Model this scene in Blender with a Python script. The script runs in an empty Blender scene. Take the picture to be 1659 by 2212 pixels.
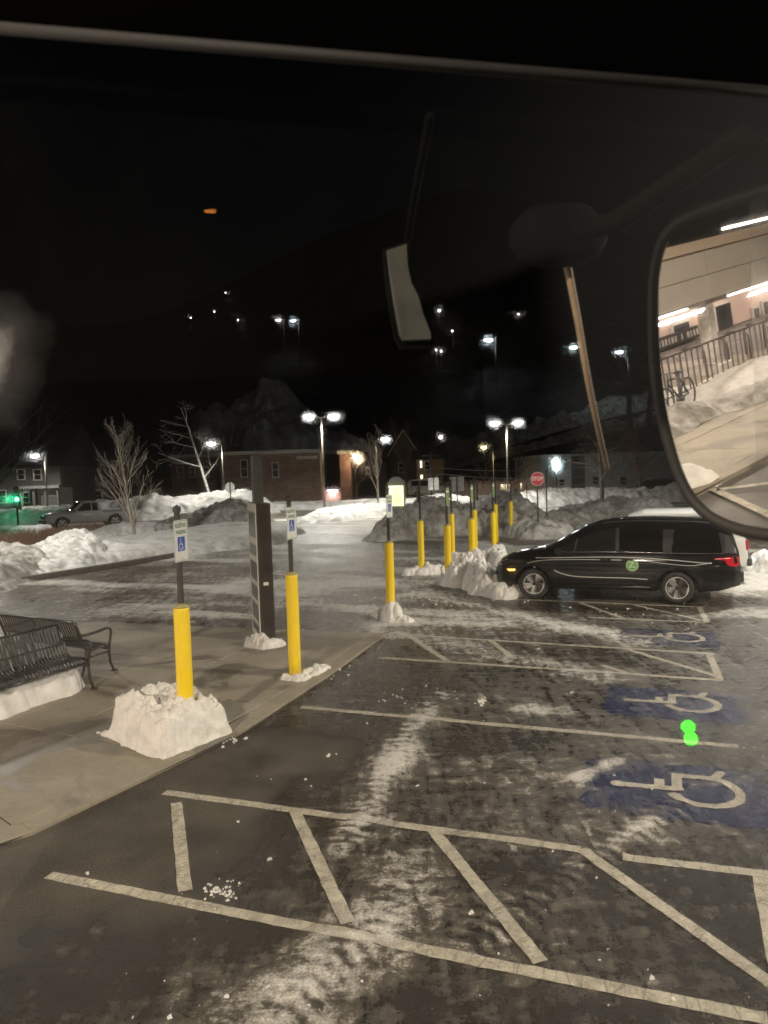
import bpy, bmesh, math, random
import numpy as np
from mathutils import Vector, Matrix
from math import radians, sin, cos, pi, sqrt, atan2

random.seed(11)
S = bpy.context.scene
COL = S.collection

# ------------------------------------------------------------------ camera
CAM_H = 2.93                      # eye height of someone seated high in a bus
F_PX, W_PX, H_PX = 1600.0, 1659.0, 2212.0
HORIZON, ROLL = 1020.0, radians(1.8)
PITCH = -math.atan2(H_PX / 2 - HORIZON, F_PX)
_f = np.array([0, cos(PITCH), sin(PITCH)])
_u0 = np.array([0, -sin(PITCH), cos(PITCH)])
_r0 = np.array([1.0, 0, 0])
_r = cos(ROLL) * _r0 - sin(ROLL) * _u0
_u = sin(ROLL) * _r0 + cos(ROLL) * _u0
CAM = np.array([0, 0, CAM_H])
cd = bpy.data.cameras.new('camera')
cam = bpy.data.objects.new('camera', cd)
COL.objects.link(cam)
cam.matrix_world = Matrix(((_r[0], _u[0], -_f[0], 0), (_r[1], _u[1], -_f[1], 0), (_r[2], _u[2], -_f[2], CAM_H), (0, 0, 0, 1)))
cd.sensor_fit = 'VERTICAL'
cd.sensor_height = 36.0
cd.lens = F_PX / H_PX * 36.0
cd.clip_start = 0.02
cd.clip_end = 1500
cd.dof.use_dof = True
cd.dof.focus_distance = 14.0
cd.dof.aperture_fstop = 7.0
S.camera = cam

# ------------------------------------------------------------------ night sky, moon, exposure
wd = bpy.data.worlds.new('World')
S.world = wd
wd.use_nodes = True
wn = wd.node_tree
sky = wn.nodes.new('ShaderNodeTexSky')
sky.sky_type = 'NISHITA'
sky.sun_disc = False
sky.sun_elevation = radians(9)
sky.sun_rotation = radians(200)
wn.links.new(sky.outputs[0], wn.nodes['Background'].inputs[0])
wn.nodes['Background'].inputs[1].default_value = 0.00012
sl = bpy.data.lights.new('moon', 'SUN')
sl.energy = 0.004
sl.angle = radians(0.5)
sl.color = (0.8, 0.9, 1.0)
so = bpy.data.objects.new('moon', sl)
COL.objects.link(so)
so.rotation_euler = (radians(38), 0, radians(60))
S.view_settings.view_transform = 'Standard'
S.view_settings.look = 'None'
S.view_settings.gamma = 1.0
S.view_settings.use_curve_mapping = False
S.view_settings.exposure = 1.2
cy = S.cycles
cy.max_bounces = 6
cy.diffuse_bounces = 3
cy.glossy_bounces = 4
cy.transmission_bounces = 4
cy.transparent_max_bounces = 24
cy.sample_clamp_indirect = 1.5
cy.sample_clamp_direct = 16.0
cy.caustics_reflective = False
cy.caustics_refractive = False
cy.use_denoising = True
try:
    cy.denoiser = 'OPENIMAGEDENOISE'
    cy.use_light_tree = True
except Exception:
    pass

# ------------------------------------------------------------------ surveying helpers
def ray(px, py):
    d = _f * F_PX + _r * (px - W_PX / 2) + _u * (H_PX / 2 - py)
    return d / np.linalg.norm(d)
def G(px, py, z=0.0):
    d = ray(px, py)
    return CAM + d * ((z - CAM_H) / d[2])
def AT(px, py, Y):
    d = ray(px, py)
    return CAM + d * (Y / d[1])
# plane of the big door mirror of the bus
_mz = -0.14
_ma = radians(218)
MN = np.array([cos(_ma) * sqrt(1 - _mz * _mz), sin(_ma) * sqrt(1 - _mz * _mz), _mz])
MP = CAM + ray(1640, 790) * 1.2
def on_mirror(px, py, off=0.0):
    d = ray(px, py)
    q = MP + MN * off
    return CAM + d * (((q - CAM) @ MN) / (d @ MN))
def GM(px, py, z=0.0):
    h = on_mirror(px, py)
    d = ray(px, py)
    r = d - 2 * (d @ MN) * MN
    return h + r * ((z - h[2]) / r[2])
def zabove(px, py, base):
    """height above ground of the point at mirror pixel py over a base seen in the mirror"""
    h = on_mirror(px, py)
    d = ray(px, py)
    r = d - 2 * (d @ MN) * MN
    t = ((base - h)[:2] @ r[:2]) / (r[:2] @ r[:2])
    return float((h + r * t)[2])

# ------------------------------------------------------------------ noise (numpy)
def _h(ix, iy, s):
    n = (ix.astype(np.int64) * 374761393 + iy.astype(np.int64) * 668265263 + s * 974711) & 0x7fffffff
    n = ((n ^ (n >> 13)) * 1274126177) & 0x7fffffff
    return ((n ^ (n >> 16)) & 0xffff) / 65535.0
def vnoise(x, y, s=0):
    ix, iy = np.floor(x), np.floor(y)
    fx, fy = x - ix, y - iy
    fx = fx * fx * fx * (fx * (fx * 6 - 15) + 10)
    fy = fy * fy * fy * (fy * (fy * 6 - 15) + 10)
    a, b = _h(ix, iy, s), _h(ix + 1, iy, s)
    c, d = _h(ix, iy + 1, s), _h(ix + 1, iy + 1, s)
    return (a + (b - a) * fx) * (1 - fy) + (c + (d - c) * fx) * fy
def fbm(x, y, o=4, s=0, g=0.5):
    v, a, t = 0, 1.0, 0
    for i in range(o):
        v = v + a * vnoise(x, y, s + i * 17)
        t += a
        a *= g
        x, y = x * 2.03 + 5.2, y * 2.03 + 1.7
    return v / t
def worley(x, y, s=0):
    ix, iy = np.floor(x), np.floor(y)
    d = np.full(np.shape(x), 9.0)
    for i in (-1, 0, 1):
        for j in (-1, 0, 1):
            cx, cy_ = ix + i, iy + j
            ox, oy = cx + _h(cx, cy_, s), cy_ + _h(cx, cy_, s + 91)
            d = np.minimum(d, (x - ox) ** 2 + (y - oy) ** 2)
    return np.sqrt(d)
def sstep(a, b, x):
    t = np.clip((x - a) / (b - a), 0, 1)
    return t * t * (3 - 2 * t)

# ------------------------------------------------------------------ materials
class NT:
    def __init__(self, name):
        self.m = bpy.data.materials.new(name)
        self.m.use_nodes = True
        self.t = self.m.node_tree
        self.b = self.t.nodes['Principled BSDF']
        self.out = self.t.nodes['Material Output']
    def n(self, typ, **kw):
        nd = self.t.nodes.new(typ)
        for k, v in kw.items():
            if k.startswith('i_'):
                nd.inputs[k[2:].replace('_', ' ')].default_value = v
            else:
                setattr(nd, k, v)
        return nd
    def l(self, a, b):
        self.t.links.new(a, b)
    def coords(self, kind='Object', scale=(1, 1, 1), rot=(0, 0, 0)):
        tc = self.n('ShaderNodeTexCoord')
        mp = self.n('ShaderNodeMapping')
        mp.inputs['Scale'].default_value = scale
        mp.inputs['Rotation'].default_value = rot
        self.l(tc.outputs[kind], mp.inputs['Vector'])
        return mp.outputs[0]
    def world(self, scale=(1, 1, 1), rot=(0, 0, 0)):
        g = self.n('ShaderNodeNewGeometry')
        mp = self.n('ShaderNodeMapping')
        mp.inputs['Scale'].default_value = scale
        mp.inputs['Rotation'].default_value = rot
        self.l(g.outputs['Position'], mp.inputs['Vector'])
        return mp.outputs[0]
    def noise(self, vec, scale, detail=4, rough=0.55, dist=0.0):
        nd = self.n('ShaderNodeTexNoise')
        nd.inputs['Scale'].default_value = scale
        nd.inputs['Detail'].default_value = detail
        nd.inputs['Roughness'].default_value = rough
        nd.inputs['Distortion'].default_value = dist
        self.l(vec, nd.inputs['Vector'])
        return nd.outputs[0]
    def ramp(self, fac, stops):
        r = self.n('ShaderNodeValToRGB')
        e = r.color_ramp.elements
        while len(e) < len(stops):
            e.new(0.5)
        for q, (p, c) in zip(e, stops):
            q.position = p
            q.color = (c, c, c, 1) if isinstance(c, (int, float)) else (*c, 1)
        self.l(fac, r.inputs[0])
        return r.outputs[0]
    def math(self, op, a, b=None, clamp=False):
        m = self.n('ShaderNodeMath', operation=op, use_clamp=clamp)
        for i, v in enumerate((a, b)):
            if v is None:
                continue
            if isinstance(v, (int, float)):
                m.inputs[i].default_value = v
            else:
                self.l(v, m.inputs[i])
        return m.outputs[0]
    def mix(self, fac, a, b):
        m = self.n('ShaderNodeMix', data_type='RGBA')
        for i, v in ((0, fac), (6, a), (7, b)):
            if isinstance(v, (int, float)):
                m.inputs[i].default_value = v
            elif isinstance(v, tuple):
                m.inputs[i].default_value = (*v, 1)
            else:
                self.l(v, m.inputs[i])
        return m.outputs[2]
    def bump(self, h, strength=0.3, dist=0.01):
        b = self.n('ShaderNodeBump')
        b.inputs['Strength'].default_value = strength
        b.inputs['Distance'].default_value = dist
        self.l(h, b.inputs['Height'])
        self.l(b.outputs[0], self.b.inputs['Normal'])

MATS = {}
def simple(name, rgb, rough=0.6, metal=0.0, var=0.25, scale=6.0, bump=0.0, bscale=60.0, spec=0.5, coat=0.0):
    if name in MATS:
        return MATS[name]
    t = NT(name)
    v = t.coords()
    n = t.noise(v, scale, 5)
    lo = tuple(c * (1 - var) for c in rgb)
    hi = tuple(min(1, c * (1 + var)) for c in rgb)
    t.l(t.ramp(n, [(0.3, lo), (0.7, hi)]), t.b.inputs['Base Color'])
    t.b.inputs['Roughness'].default_value = rough
    t.b.inputs['Metallic'].default_value = metal
    t.b.inputs['Specular IOR Level'].default_value = spec
    t.b.inputs['Coat Weight'].default_value = coat
    t.b.inputs['Coat Roughness'].default_value = 0.04
    if bump:
        t.bump(t.noise(v, bscale, 3), bump, 0.02)
    MATS[name] = t.m
    return t.m
def glow(name, rgb, strength):
    if name in MATS:
        return MATS[name]
    t = NT(name)
    t.b.inputs['Base Color'].default_value = (0.8, 0.8, 0.8, 1)
    t.b.inputs['Emission Color'].default_value = (*rgb, 1)
    t.b.inputs['Emission Strength'].default_value = strength
    t.m.cycles.emission_sampling = 'NONE'      # the lamps carry real lights; their lenses only glow
    MATS[name] = t.m
    return t.m

# ------------------------------------------------------------------ mesh builder
class MB:
    def __init__(self):
        self.v, self.f = [], []
    def add(self, vs, fs):
        o = len(self.v)
        self.v += [tuple(map(float, p)) for p in vs]
        self.f += [tuple(i + o for i in q) for q in fs]
        return self
    def box(self, c, s, rot=None):
        hx, hy, hz = s[0] / 2, s[1] / 2, s[2] / 2
        pts = [Vector((x * hx, y * hy, z * hz)) for z in (-1, 1) for y in (-1, 1) for x in (-1, 1)]
        if rot is not None:
            pts = [rot @ p for p in pts]
        pts = [p + Vector(c) for p in pts]
        return self.add(pts, [(0, 2, 3, 1), (4, 5, 7, 6), (0, 1, 5, 4), (2, 6, 7, 3), (0, 4, 6, 2), (1, 3, 7, 5)])
    def bbox(self, c, s, b=0.01, rot=None):
        """box with chamfered vertical and top edges"""
        hx, hy, hz = s[0] / 2, s[1] / 2, s[2] / 2
        def ring(z, k):
            x, y = hx - k, hy - k
            e = b
            return [(x - e, -y, z), (x, -y + e, z), (x, y - e, z), (x - e, y, z), (-x + e, y, z), (-x, y - e, z), (-x, -y + e, z), (-x + e, -y, z)]
        vs = ring(-hz, b) + ring(-hz + b, 0) + ring(hz - b, 0) + ring(hz, b)
        vs = [Vector(p) for p in vs]
        if rot is not None:
            vs = [rot @ p for p in vs]
        vs = [p + Vector(c) for p in vs]
        fs = [tuple(range(7, -1, -1)), tuple(range(24, 32))]
        for k in range(3):
            for i in range(8):
                j = (i + 1) % 8
                fs.append((k * 8 + i, k * 8 + j, k * 8 + 8 + j, k * 8 + 8 + i))
        return self.add(vs, fs)
    def tube(self, pts, rad, n=8, cap=True, flat=None):
        pts = [Vector(p) for p in pts]
        if not hasattr(rad, '__len__'):
            rad = [rad] * len(pts)
        vs, fs = [], []
        ref = Vector((0, 0, 1))
        prev = None
        for i, p in enumerate(pts):
            a = pts[max(i - 1, 0)]
            b = pts[min(i + 1, len(pts) - 1)]
            t = (b - a).normalized()
            if prev is None:
                if abs(t.dot(ref)) > 0.95:
                    ref = Vector((1, 0, 0))
                x = t.cross(ref).normalized()
            else:
                x = (prev - t * prev.dot(t)).normalized()
            prev = x
            y = t.cross(x)
            for k in range(n):
                an = 2 * pi * (k + 0.5) / n
                cx, cyy = cos(an) * rad[i], sin(an) * rad[i]
                if flat:
                    cx *= flat
                vs.append(p + x * cx + y * cyy)
        for i in range(len(pts) - 1):
            for k in range(n):
                q = (k + 1) % n
                fs.append((i * n + k, i * n + q, (i + 1) * n + q, (i + 1) * n + k))
        if cap:
            fs.append(tuple(range(n - 1, -1, -1)))
            fs.append(tuple((len(pts) - 1) * n + k for k in range(n)))
        return self.add(vs, fs)
    def lathe(self, prof, n=24, m=None):
        vs, fs = [], []
        for r, z in prof:
            for k in range(n):
                a = 2 * pi * k / n
                vs.append(Vector((r * cos(a), r * sin(a), z)))
        for i in range(len(prof) - 1):
            for k in range(n):
                q = (k + 1) % n
                fs.append((i * n + k, i * n + q, (i + 1) * n + q, (i + 1) * n + k))
        fs.append(tuple(range(n - 1, -1, -1)))
        fs.append(tuple((len(prof) - 1) * n + k for k in range(n)))
        if m is not None:
            vs = [m @ v for v in vs]
        return self.add(vs, fs)
    def prism(self, poly, z0, z1, m=None):
        n = len(poly)
        vs = [Vector((x, y, z0)) for x, y in poly] + [Vector((x, y, z1)) for x, y in poly]
        if m is not None:
            vs = [m @ v for v in vs]
        fs = [tuple(range(n - 1, -1, -1)), tuple(range(n, 2 * n))]
        fs += [(i, (i + 1) % n, n + (i + 1) % n, n + i) for i in range(n)]
        return self.add(vs, fs)
    def build(self, name, mat, parent=None, smooth=False):
        me = bpy.data.meshes.new(name)
        me.from_pydata(self.v, [], self.f)
        me.validate()
        if smooth:
            me.polygons.foreach_set('use_smooth', [True] * len(me.polygons))
        me.materials.append(mat)
        return link(name, me, parent)

def link(name, me, parent=None):
    o = bpy.data.objects.new(name, me)
    COL.objects.link(o)
    o.parent = parent
    return o
def npmesh(name, V, F, mat, parent=None, smooth=True, attrs=None):
    me = bpy.data.meshes.new(name)
    V = np.asarray(V, np.float32)
    F = np.asarray(F, np.int32)
    me.vertices.add(len(V))
    me.vertices.foreach_set('co', V.ravel())
    me.loops.add(F.size)
    me.loops.foreach_set('vertex_index', F.ravel())
    me.polygons.add(len(F))
    k = F.shape[1]
    me.polygons.foreach_set('loop_start', np.arange(0, F.size, k, dtype=np.int32))
    me.polygons.foreach_set('loop_total', np.full(len(F), k, np.int32))
    me.update(calc_edges=True)
    if smooth:
        me.polygons.foreach_set('use_smooth', np.ones(len(F), bool))
    for an, av in (attrs or {}).items():
        at = me.attributes.new(an, 'FLOAT', 'POINT')
        at.data.foreach_set('value', np.asarray(av, np.float32))
    me.materials.append(mat)
    return link(name, me, parent)
def gridfaces(nu, nv):
    i = np.arange(nu * nv).reshape(nu, nv)
    return np.stack([i[:-1, :-1], i[1:, :-1], i[1:, 1:], i[:-1, 1:]], -1).reshape(-1, 4)
def tag(o, label, cat, group=None, kind=None):
    o['label'] = label
    o['category'] = cat
    if group:
        o['group'] = group
    if kind:
        o['kind'] = kind
    return o
def struct(o, kind='structure'):
    o['kind'] = kind
    return o
def thing(name, label, cat, loc, rz=0.0, group=None):
    o = bpy.data.objects.new(name, None)
    o.empty_display_size = 0.2
    COL.objects.link(o)
    o.location = tuple(float(q) for q in loc)
    o.rotation_euler = (0, 0, rz)
    return tag(o, label, cat, group)
def text_mesh(name, body, size, mat, parent, loc, rot=(0, 0, 0), width=1.0, bold=0.0):
    cu = bpy.data.curves.new(name, 'FONT')
    cu.body = body
    cu.size = size
    cu.align_x = 'CENTER'
    cu.align_y = 'CENTER'
    cu.extrude = 0.0006
    cu.offset = bold
    cu.space_character = 1.05
    o = bpy.data.objects.new(name + '_curve', cu)
    COL.objects.link(o)
    dg = bpy.context.evaluated_depsgraph_get()
    me = bpy.data.meshes.new_from_object(o.evaluated_get(dg))
    bpy.data.objects.remove(o)
    me.name = name
    me.materials.clear()
    me.materials.append(mat)
    r = link(name, me, parent)
    r.location = loc
    r.rotation_euler = rot
    r.scale = (width, 1, 1)
    return r
def rrect(w, h, r, n=5):
    p = []
    for cx, cyy, a0 in ((w / 2 - r, h / 2 - r, 0), (-w / 2 + r, h / 2 - r, 90), (-w / 2 + r, -h / 2 + r, 180), (w / 2 - r, -h / 2 + r, 270)):
        for i in range(n + 1):
            a = radians(a0 + 90 * i / n)
            p.append((cx + r * cos(a), cyy + r * sin(a)))
    return p
RX90 = Matrix.Rotation(pi / 2, 4, 'X')
# ================================================================== the ground
def seg_dist(x, y, pl):
    """distance to a polyline and the running parameter"""
    best = np.full(np.shape(x), 1e9)
    par = np.zeros(np.shape(x))
    for i in range(len(pl) - 1):
        ax, ay = pl[i][:2]
        bx, by = pl[i + 1][:2]
        dx, dy = bx - ax, by - ay
        t = np.clip(((x - ax) * dx + (y - ay) * dy) / (dx * dx + dy * dy + 1e-9), 0, 1)
        d = np.hypot(x - ax - t * dx, y - ay - t * dy)
        m = d < best
        best = np.where(m, d, best)
        par = np.where(m, i + t, par)
    return best, par

KERB = [G(835, 1372)[:2], G(700, 1470)[:2], G(480, 1612)[:2], G(240, 1723)[:2], G(0, 1838)[:2], np.array([-6.0, 3.3]), GM(1511, 1070)[:2], GM(1629, 1004)[:2], np.array([-18.5, -9.0])]
STROKES = [
    ([(600, 2230), (770, 2080), (840, 1990), (850, 1900), (790, 1780), (830, 1660), (880, 1570), (935, 1515)], 0.31, 0.25),
    ([(480, 2230), (690, 2100), (810, 2010)], 0.22, 0.18),
    ([(760, 1790), (850, 1640), (900, 1560)], 0.2, 0.30),
    ([(1110, 1530), (1205, 1538)], 0.14, 0.45),
    ([(1250, 1682), (1325, 1648)], 0.10, 0.95),
    ([(900, 1285), (1020, 1300), (1150, 1335), (1280, 1362), (1400, 1388)], 0.40, 0.45),
    ([(880, 1372), (1000, 1395), (1150, 1425), (1300, 1450)], 0.5, 0.30),
    ([(860, 1345), (960, 1345), (1060, 1350)], 0.35, 0.5),
    ([(900, 1850), (1180, 1800), (1400, 1790)], 0.25, 0.22),
    ([(880, 1640), (1100, 1650), (1300, 1690)], 0.4, 0.2),
    ([(1330, 1830), (1500, 1700), (1620, 1680)], 0.10, 0.35),
    ([(640, 1440), (740, 1390), (840, 1345)], 0.5, 0.45),
    ([(1500, 1290), (1659, 1265)], 0.8, 0.6),
    ([(200, 1330), (420, 1290), (540, 1250)], 0.9, 0.25),
]
STROKES_W = [([G(*p)[:2] for p in pl], w, i) for pl, w, i in STROKES]
TREADS = [[(735, 1830), (850, 1640), (900, 1560), (950, 1500)], [(600, 2200), (690, 2100), (810, 2010), (850, 1900)], [(900, 1295), (1020, 1308), (1150, 1340), (1280, 1366), (1395, 1388)], [(930, 1275), (1060, 1292), (1190, 1322)],
          [(1000, 2050), (1180, 1930), (1350, 1820), (1480, 1740)], [(880, 1395), (1010, 1410), (1150, 1440), (1290, 1470)], [(560, 1290), (700, 1262), (860, 1250)], [(420, 1345), (600, 1310), (780, 1300)]]
TREADS_W = [[G(*p)[:2] for p in pl] for pl in TREADS]
def tread(x, y):
    v = 0
    for pl in TREADS_W:
        q, par = seg_dist(x, y, pl)
        L = np.concatenate([[0], np.cumsum([np.linalg.norm(pl[i + 1] - pl[i]) for i in range(len(pl) - 1)])])
        s = np.interp(par, np.arange(len(pl)), L)
        v = v + np.exp(-(q / 0.16) ** 4) * (0.10 + 0.26 * np.sin(2 * pi * (s / 0.13 + 3.2 * q)))
    return v
def slush(x, y):
    d, _ = seg_dist(x, y, KERB)
    v = 0.44 + 0.40 * (fbm(x * 0.9, y * 0.9, 3, 5) - 0.5)
    for pl, w, i in STROKES_W:
        q, _ = seg_dist(x, y, pl)
        wob = w * (0.35 + 1.4 * fbm(x * 1.6, y * 1.6, 3, 31))
        v = v + i * np.exp(-(q / wob) ** 2)
    v = v + tread(x, y) * (0.3 + fbm(x * 2, y * 2, 2, 55))
    dry = (1 - sstep(1.0, 2.6, d + 1.6 * (fbm(x * 1.3, y * 1.3, 3, 77) - 0.5))) * (1 - sstep(7.5, 9.5, y))
    v = v * (1 - 0.97 * dry)
    # the through road is packed snow and ice
    road = sstep(12.6, 14.4, y + 0.35 * x + 1.2 * (fbm(x * 0.6, y * 0.6, 3, 9) - 0.5))
    str_ = fbm((x * 0.93 - y * 0.36) * 0.22, (x * 0.36 + y * 0.93) * 0.9, 4, 41)
    v = v + road * (0.24 + 0.50 * sstep(0.42, 0.68, str_))
    under_van = np.exp(-((x - 4.9) / 2.6) ** 2 - ((y - 15.6) / 1.6) ** 2)      # bare tarmac under the parked van
    v = v * (1 - 0.9 * under_van)
    return np.clip(v, 0, 1.3)
def relief(x, y, s):
    return 0.010 + s * (0.016 * fbm(x * 7, y * 7, 3, 3) + 0.012 * (0.7 - worley(x * 9, y * 9, 8))) * sstep(0.35, 0.8, s)

def slushy(name, base_stops, rough, crack=False):
    """surface whose vertices carry how much packed snow lies on it"""
    t = NT(name)
    at = t.n('ShaderNodeAttribute', attribute_name='slush')
    sl_ = at.outputs['Fac']
    w = t.world()
    lane = t.world((1.0, 0.16, 1), (0, 0, radians(-24)))
    bay = t.world((0.22, 1.0, 1), (0, 0, radians(21)))
    k1 = t.noise(lane, 7.0, 7, 0.66, 0.5)
    k2 = t.noise(bay, 5.0, 7, 0.66, 0.7)
    n2 = t.noise(w, 9, 8, 0.68, 0.5)
    n3 = t.noise(w, 55, 4, 0.6)
    grain = t.ramp(t.noise(w, 62, 4, 0.85), [(0.38, 0.0), (0.62, 1.0)])
    mot = t.math('ADD', t.math('MULTIPLY', k1, 0.40), t.math('MULTIPLY', k2, 0.35))
    mot = t.math('ADD', mot, t.math('MULTIPLY', n2, 0.45))
    mot = t.math('ADD', mot, t.math('MULTIPLY', n3, 0.22))
    mot = t.math('SUBTRACT', mot, 0.71)                       # centred on zero
    s1 = t.math('ADD', sl_, t.math('MULTIPLY', mot, 2.6))
    film = t.ramp(s1, [(0.40, 0.0), (0.78, 1.0)])
    s2 = t.math('ADD', sl_, t.math('MULTIPLY', mot, 2.9))
    white = t.ramp(t.math('MULTIPLY', s2, 0.5), [(0.36, 0.0), (0.46, 0.45), (0.62, 1.0)])
    wetm = t.ramp(t.math('ADD', t.math('MULTIPLY', sl_, 1.1), t.math('MULTIPLY', t.noise(w, 1.1, 5, 0.6), 0.7)), [(0.40, 0.0), (0.60, 1.0)])
    col = t.ramp(t.math('ADD', t.math('MULTIPLY', t.noise(w, 1.4, 6, 0.6), 0.66), t.math('MULTIPLY', grain, 0.34)), base_stops)
    if crack:
        vo = t.n('ShaderNodeTexVoronoi', feature='DISTANCE_TO_EDGE')
        vo.inputs['Scale'].default_value = 7.0
        t.l(t.coords('Object', (1.25, 0.16, 1)), vo.inputs['Vector'])
        ck = t.ramp(vo.outputs['Distance'], [(0.0, 0.35), (0.024, 1.0)])
        col = t.mix(ck, (0.07, 0.06, 0.05), col)
        worn = t.ramp(t.math('ADD', t.math('ADD', t.math('MULTIPLY', n2, 0.5), t.math('MULTIPLY', n3, 0.35)), t.math('MULTIPLY', grain, 0.15)), [(0.40, 1.0), (0.62, 0.22)])
        col = t.mix(worn, (0.075, 0.065, 0.052), col)
        film = t.math('MULTIPLY', film, 0.30)
    else:
        col = t.mix(t.math('MULTIPLY', wetm, 0.85), col, tuple(0.55 * q for q in base_stops[0][1]))
        if name != 'asphalt':
            film = t.math('MULTIPLY', film, 0.75)
    filmc = t.ramp(n2, [(0.34, (0.044, 0.035, 0.025)), (0.66, (0.19, 0.165, 0.128))])
    col = t.mix(t.math('MULTIPLY', film, 0.8), col, filmc)
    snowc = t.ramp(n3, [(0.3, (0.34, 0.32, 0.285)), (0.7, (0.66, 0.64, 0.60))])
    col = t.mix(white, col, snowc)
    t.l(col, t.b.inputs['Base Color'])
    rg = t.mix(t.math('MAXIMUM', white, t.math('MULTIPLY', film, 0.5)), t.mix(wetm, (rough,) * 3, (0.27, 0.27, 0.27)), (0.65, 0.65, 0.65))
    t.l(rg, t.b.inputs['Roughness'])
    t.b.inputs['Specular IOR Level'].default_value = 0.35
    hgt = t.math('ADD', t.math('MULTIPLY', white, 1.2), t.math('MULTIPLY', grain, 0.2))
    hgt = t.math('ADD', hgt, t.math('MULTIPLY', film, 0.5))
    hgt = t.math('ADD', hgt, t.math('MULTIPLY', n3, 0.4))
    t.bump(hgt, 0.6, 0.014)
    return t.m
M_ASPHALT = slushy('asphalt', [(0.28, (0.026, 0.022, 0.017)), (0.72, (0.098, 0.085, 0.067))], 0.85)
M_PAINT = slushy('worn_white_paint', [(0.3, (0.46, 0.42, 0.335)), (0.7, (0.66, 0.61, 0.50))], 0.7, crack=True)
M_BLUE = slushy('worn_blue_paint', [(0.3, (0.010, 0.014, 0.058)), (0.7, (0.022, 0.029, 0.112))], 0.6)

t = NT('concrete')
w = t.world()
c1 = t.noise(w, 0.9, 6, 0.6, 0.3)
c2 = t.noise(w, 90, 3)
wet = t.ramp(t.noise(w, 0.75, 5, 0.6, 0.8), [(0.50, 0.0), (0.56, 1.0)])
col = t.ramp(t.math('ADD', t.math('MULTIPLY', c1, 0.5), t.math('ADD', t.math('MULTIPLY', t.noise(w, 13, 7, 0.72, 0.6), 0.35), t.math('MULTIPLY', c2, 0.15))), [(0.34, (0.16, 0.138, 0.104)), (0.64, (0.30, 0.265, 0.205))])
col = t.mix(t.math('MULTIPLY', wet, 0.70), col, (0.085, 0.070, 0.052))
salt = t.ramp(t.noise(w, 5.5, 8, 0.75, 0.5), [(0.60, 0.0), (0.75, 0.45)])
col = t.mix(salt, col, (0.50, 0.48, 0.44))
t.l(col, t.b.inputs['Base Color'])
t.l(t.mix(wet, (0.8, 0.8, 0.8), (0.48, 0.48, 0.48)), t.b.inputs['Roughness'])
t.bump(t.math('ADD', c2, c1), 0.15, 0.01)
M_CONCRETE = t.m

# far sheet under everything, out to the horizon
base = MB()
base.add([(-700, -400, -0.03), (700, -400, -0.03), (700, 900, -0.03), (-700, 900, -0.03)], [(0, 1, 2, 3)])
tg = NT('old_asphalt')
wv = tg.world()
tg.l(tg.ramp(tg.noise(wv, 1.3, 6), [(0.35, (0.05, 0.045, 0.04)), (0.65, (0.12, 0.11, 0.10))]), tg.b.inputs['Base Color'])
tg.b.inputs['Roughness'].default_value = 0.7
struct(base.build('ground', tg.m))

NR, NC = 520, 620
yy = np.exp(np.linspace(np.log(1.2), np.log(100), NR))
uu = np.linspace(-1.0, 1.0, NC)
X = uu[None, :] * (yy[:, None] + 2.0)
Y = np.repeat(yy[:, None], NC, 1)
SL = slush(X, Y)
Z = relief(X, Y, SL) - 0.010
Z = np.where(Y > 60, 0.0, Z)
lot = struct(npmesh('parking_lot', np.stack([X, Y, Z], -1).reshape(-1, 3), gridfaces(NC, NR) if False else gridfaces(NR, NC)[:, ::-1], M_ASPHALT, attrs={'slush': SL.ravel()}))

# ------------------------------------------------------------------ painted markings
def strip(p0, p1, wd, name='parking_line', lift=0.0035, mat=None, rag=0.0032):
    p0, p1 = np.array(p0[:2]), np.array(p1[:2])
    L = np.linalg.norm(p1 - p0)
    d = (p1 - p0) / L
    n = np.array([-d[1], d[0]])
    nu, nv = max(4, int(L / 0.05)), 4
    s = np.linspace(0, L, nu)[:, None]
    v = np.linspace(-wd / 2, wd / 2, nv)[None, :]
    edge = np.where(np.abs(v) > wd / 2 - 1e-6, 1.0, 0.0)
    x0 = p0[0] + d[0] * s
    y0 = p0[1] + d[1] * s
    jit = (fbm(x0 * 14 + np.sign(v) * 50, y0 * 14, 2, 19) - 0.5) * 4 * rag * edge
    v = v + jit
    x = x0 + n[0] * v
    y = y0 + n[1] * v
    sl_ = slush(x, y)
    z = relief(x, y, sl_) - 0.010 + lift
    o = npmesh(name, np.stack([s + 0 * x, v + 0 * x, 0 * x], -1).reshape(-1, 3), gridfaces(nu, nv), mat or M_PAINT, lot, attrs={'slush': (sl_ * 1.05).ravel()})
    o.matrix_world = Matrix(((d[0], n[0], 0, p0[0]), (d[1], n[1], 0, p0[1]), (0, 0, 1, 0), (0, 0, 0, 1)))
    me = o.data
    co = np.stack([s + 0 * x, v + 0 * x, z], -1).reshape(-1, 3).astype(np.float32)
    me.vertices.foreach_set('co', co.ravel())
    me.update()
    return o
def pstrip(a, b, wd=0.100, lift=0.0035):
    return strip(G(*a), G(*b), wd, lift=lift)
LINES = [((105, 1891), (1659, 2202)), ((355, 1712), (1255, 1836)), ((1345, 1852), (1690, 1893)), ((650, 1528), (1595, 1613)), ((818, 1421), (1560, 1470)), ((862, 1372), (1545, 1413)), ((1090, 1294), (1523, 1312)), ((1270, 1334), (1527, 1345))]
for a, b in LINES:
    pstrip(a, b)
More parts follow.
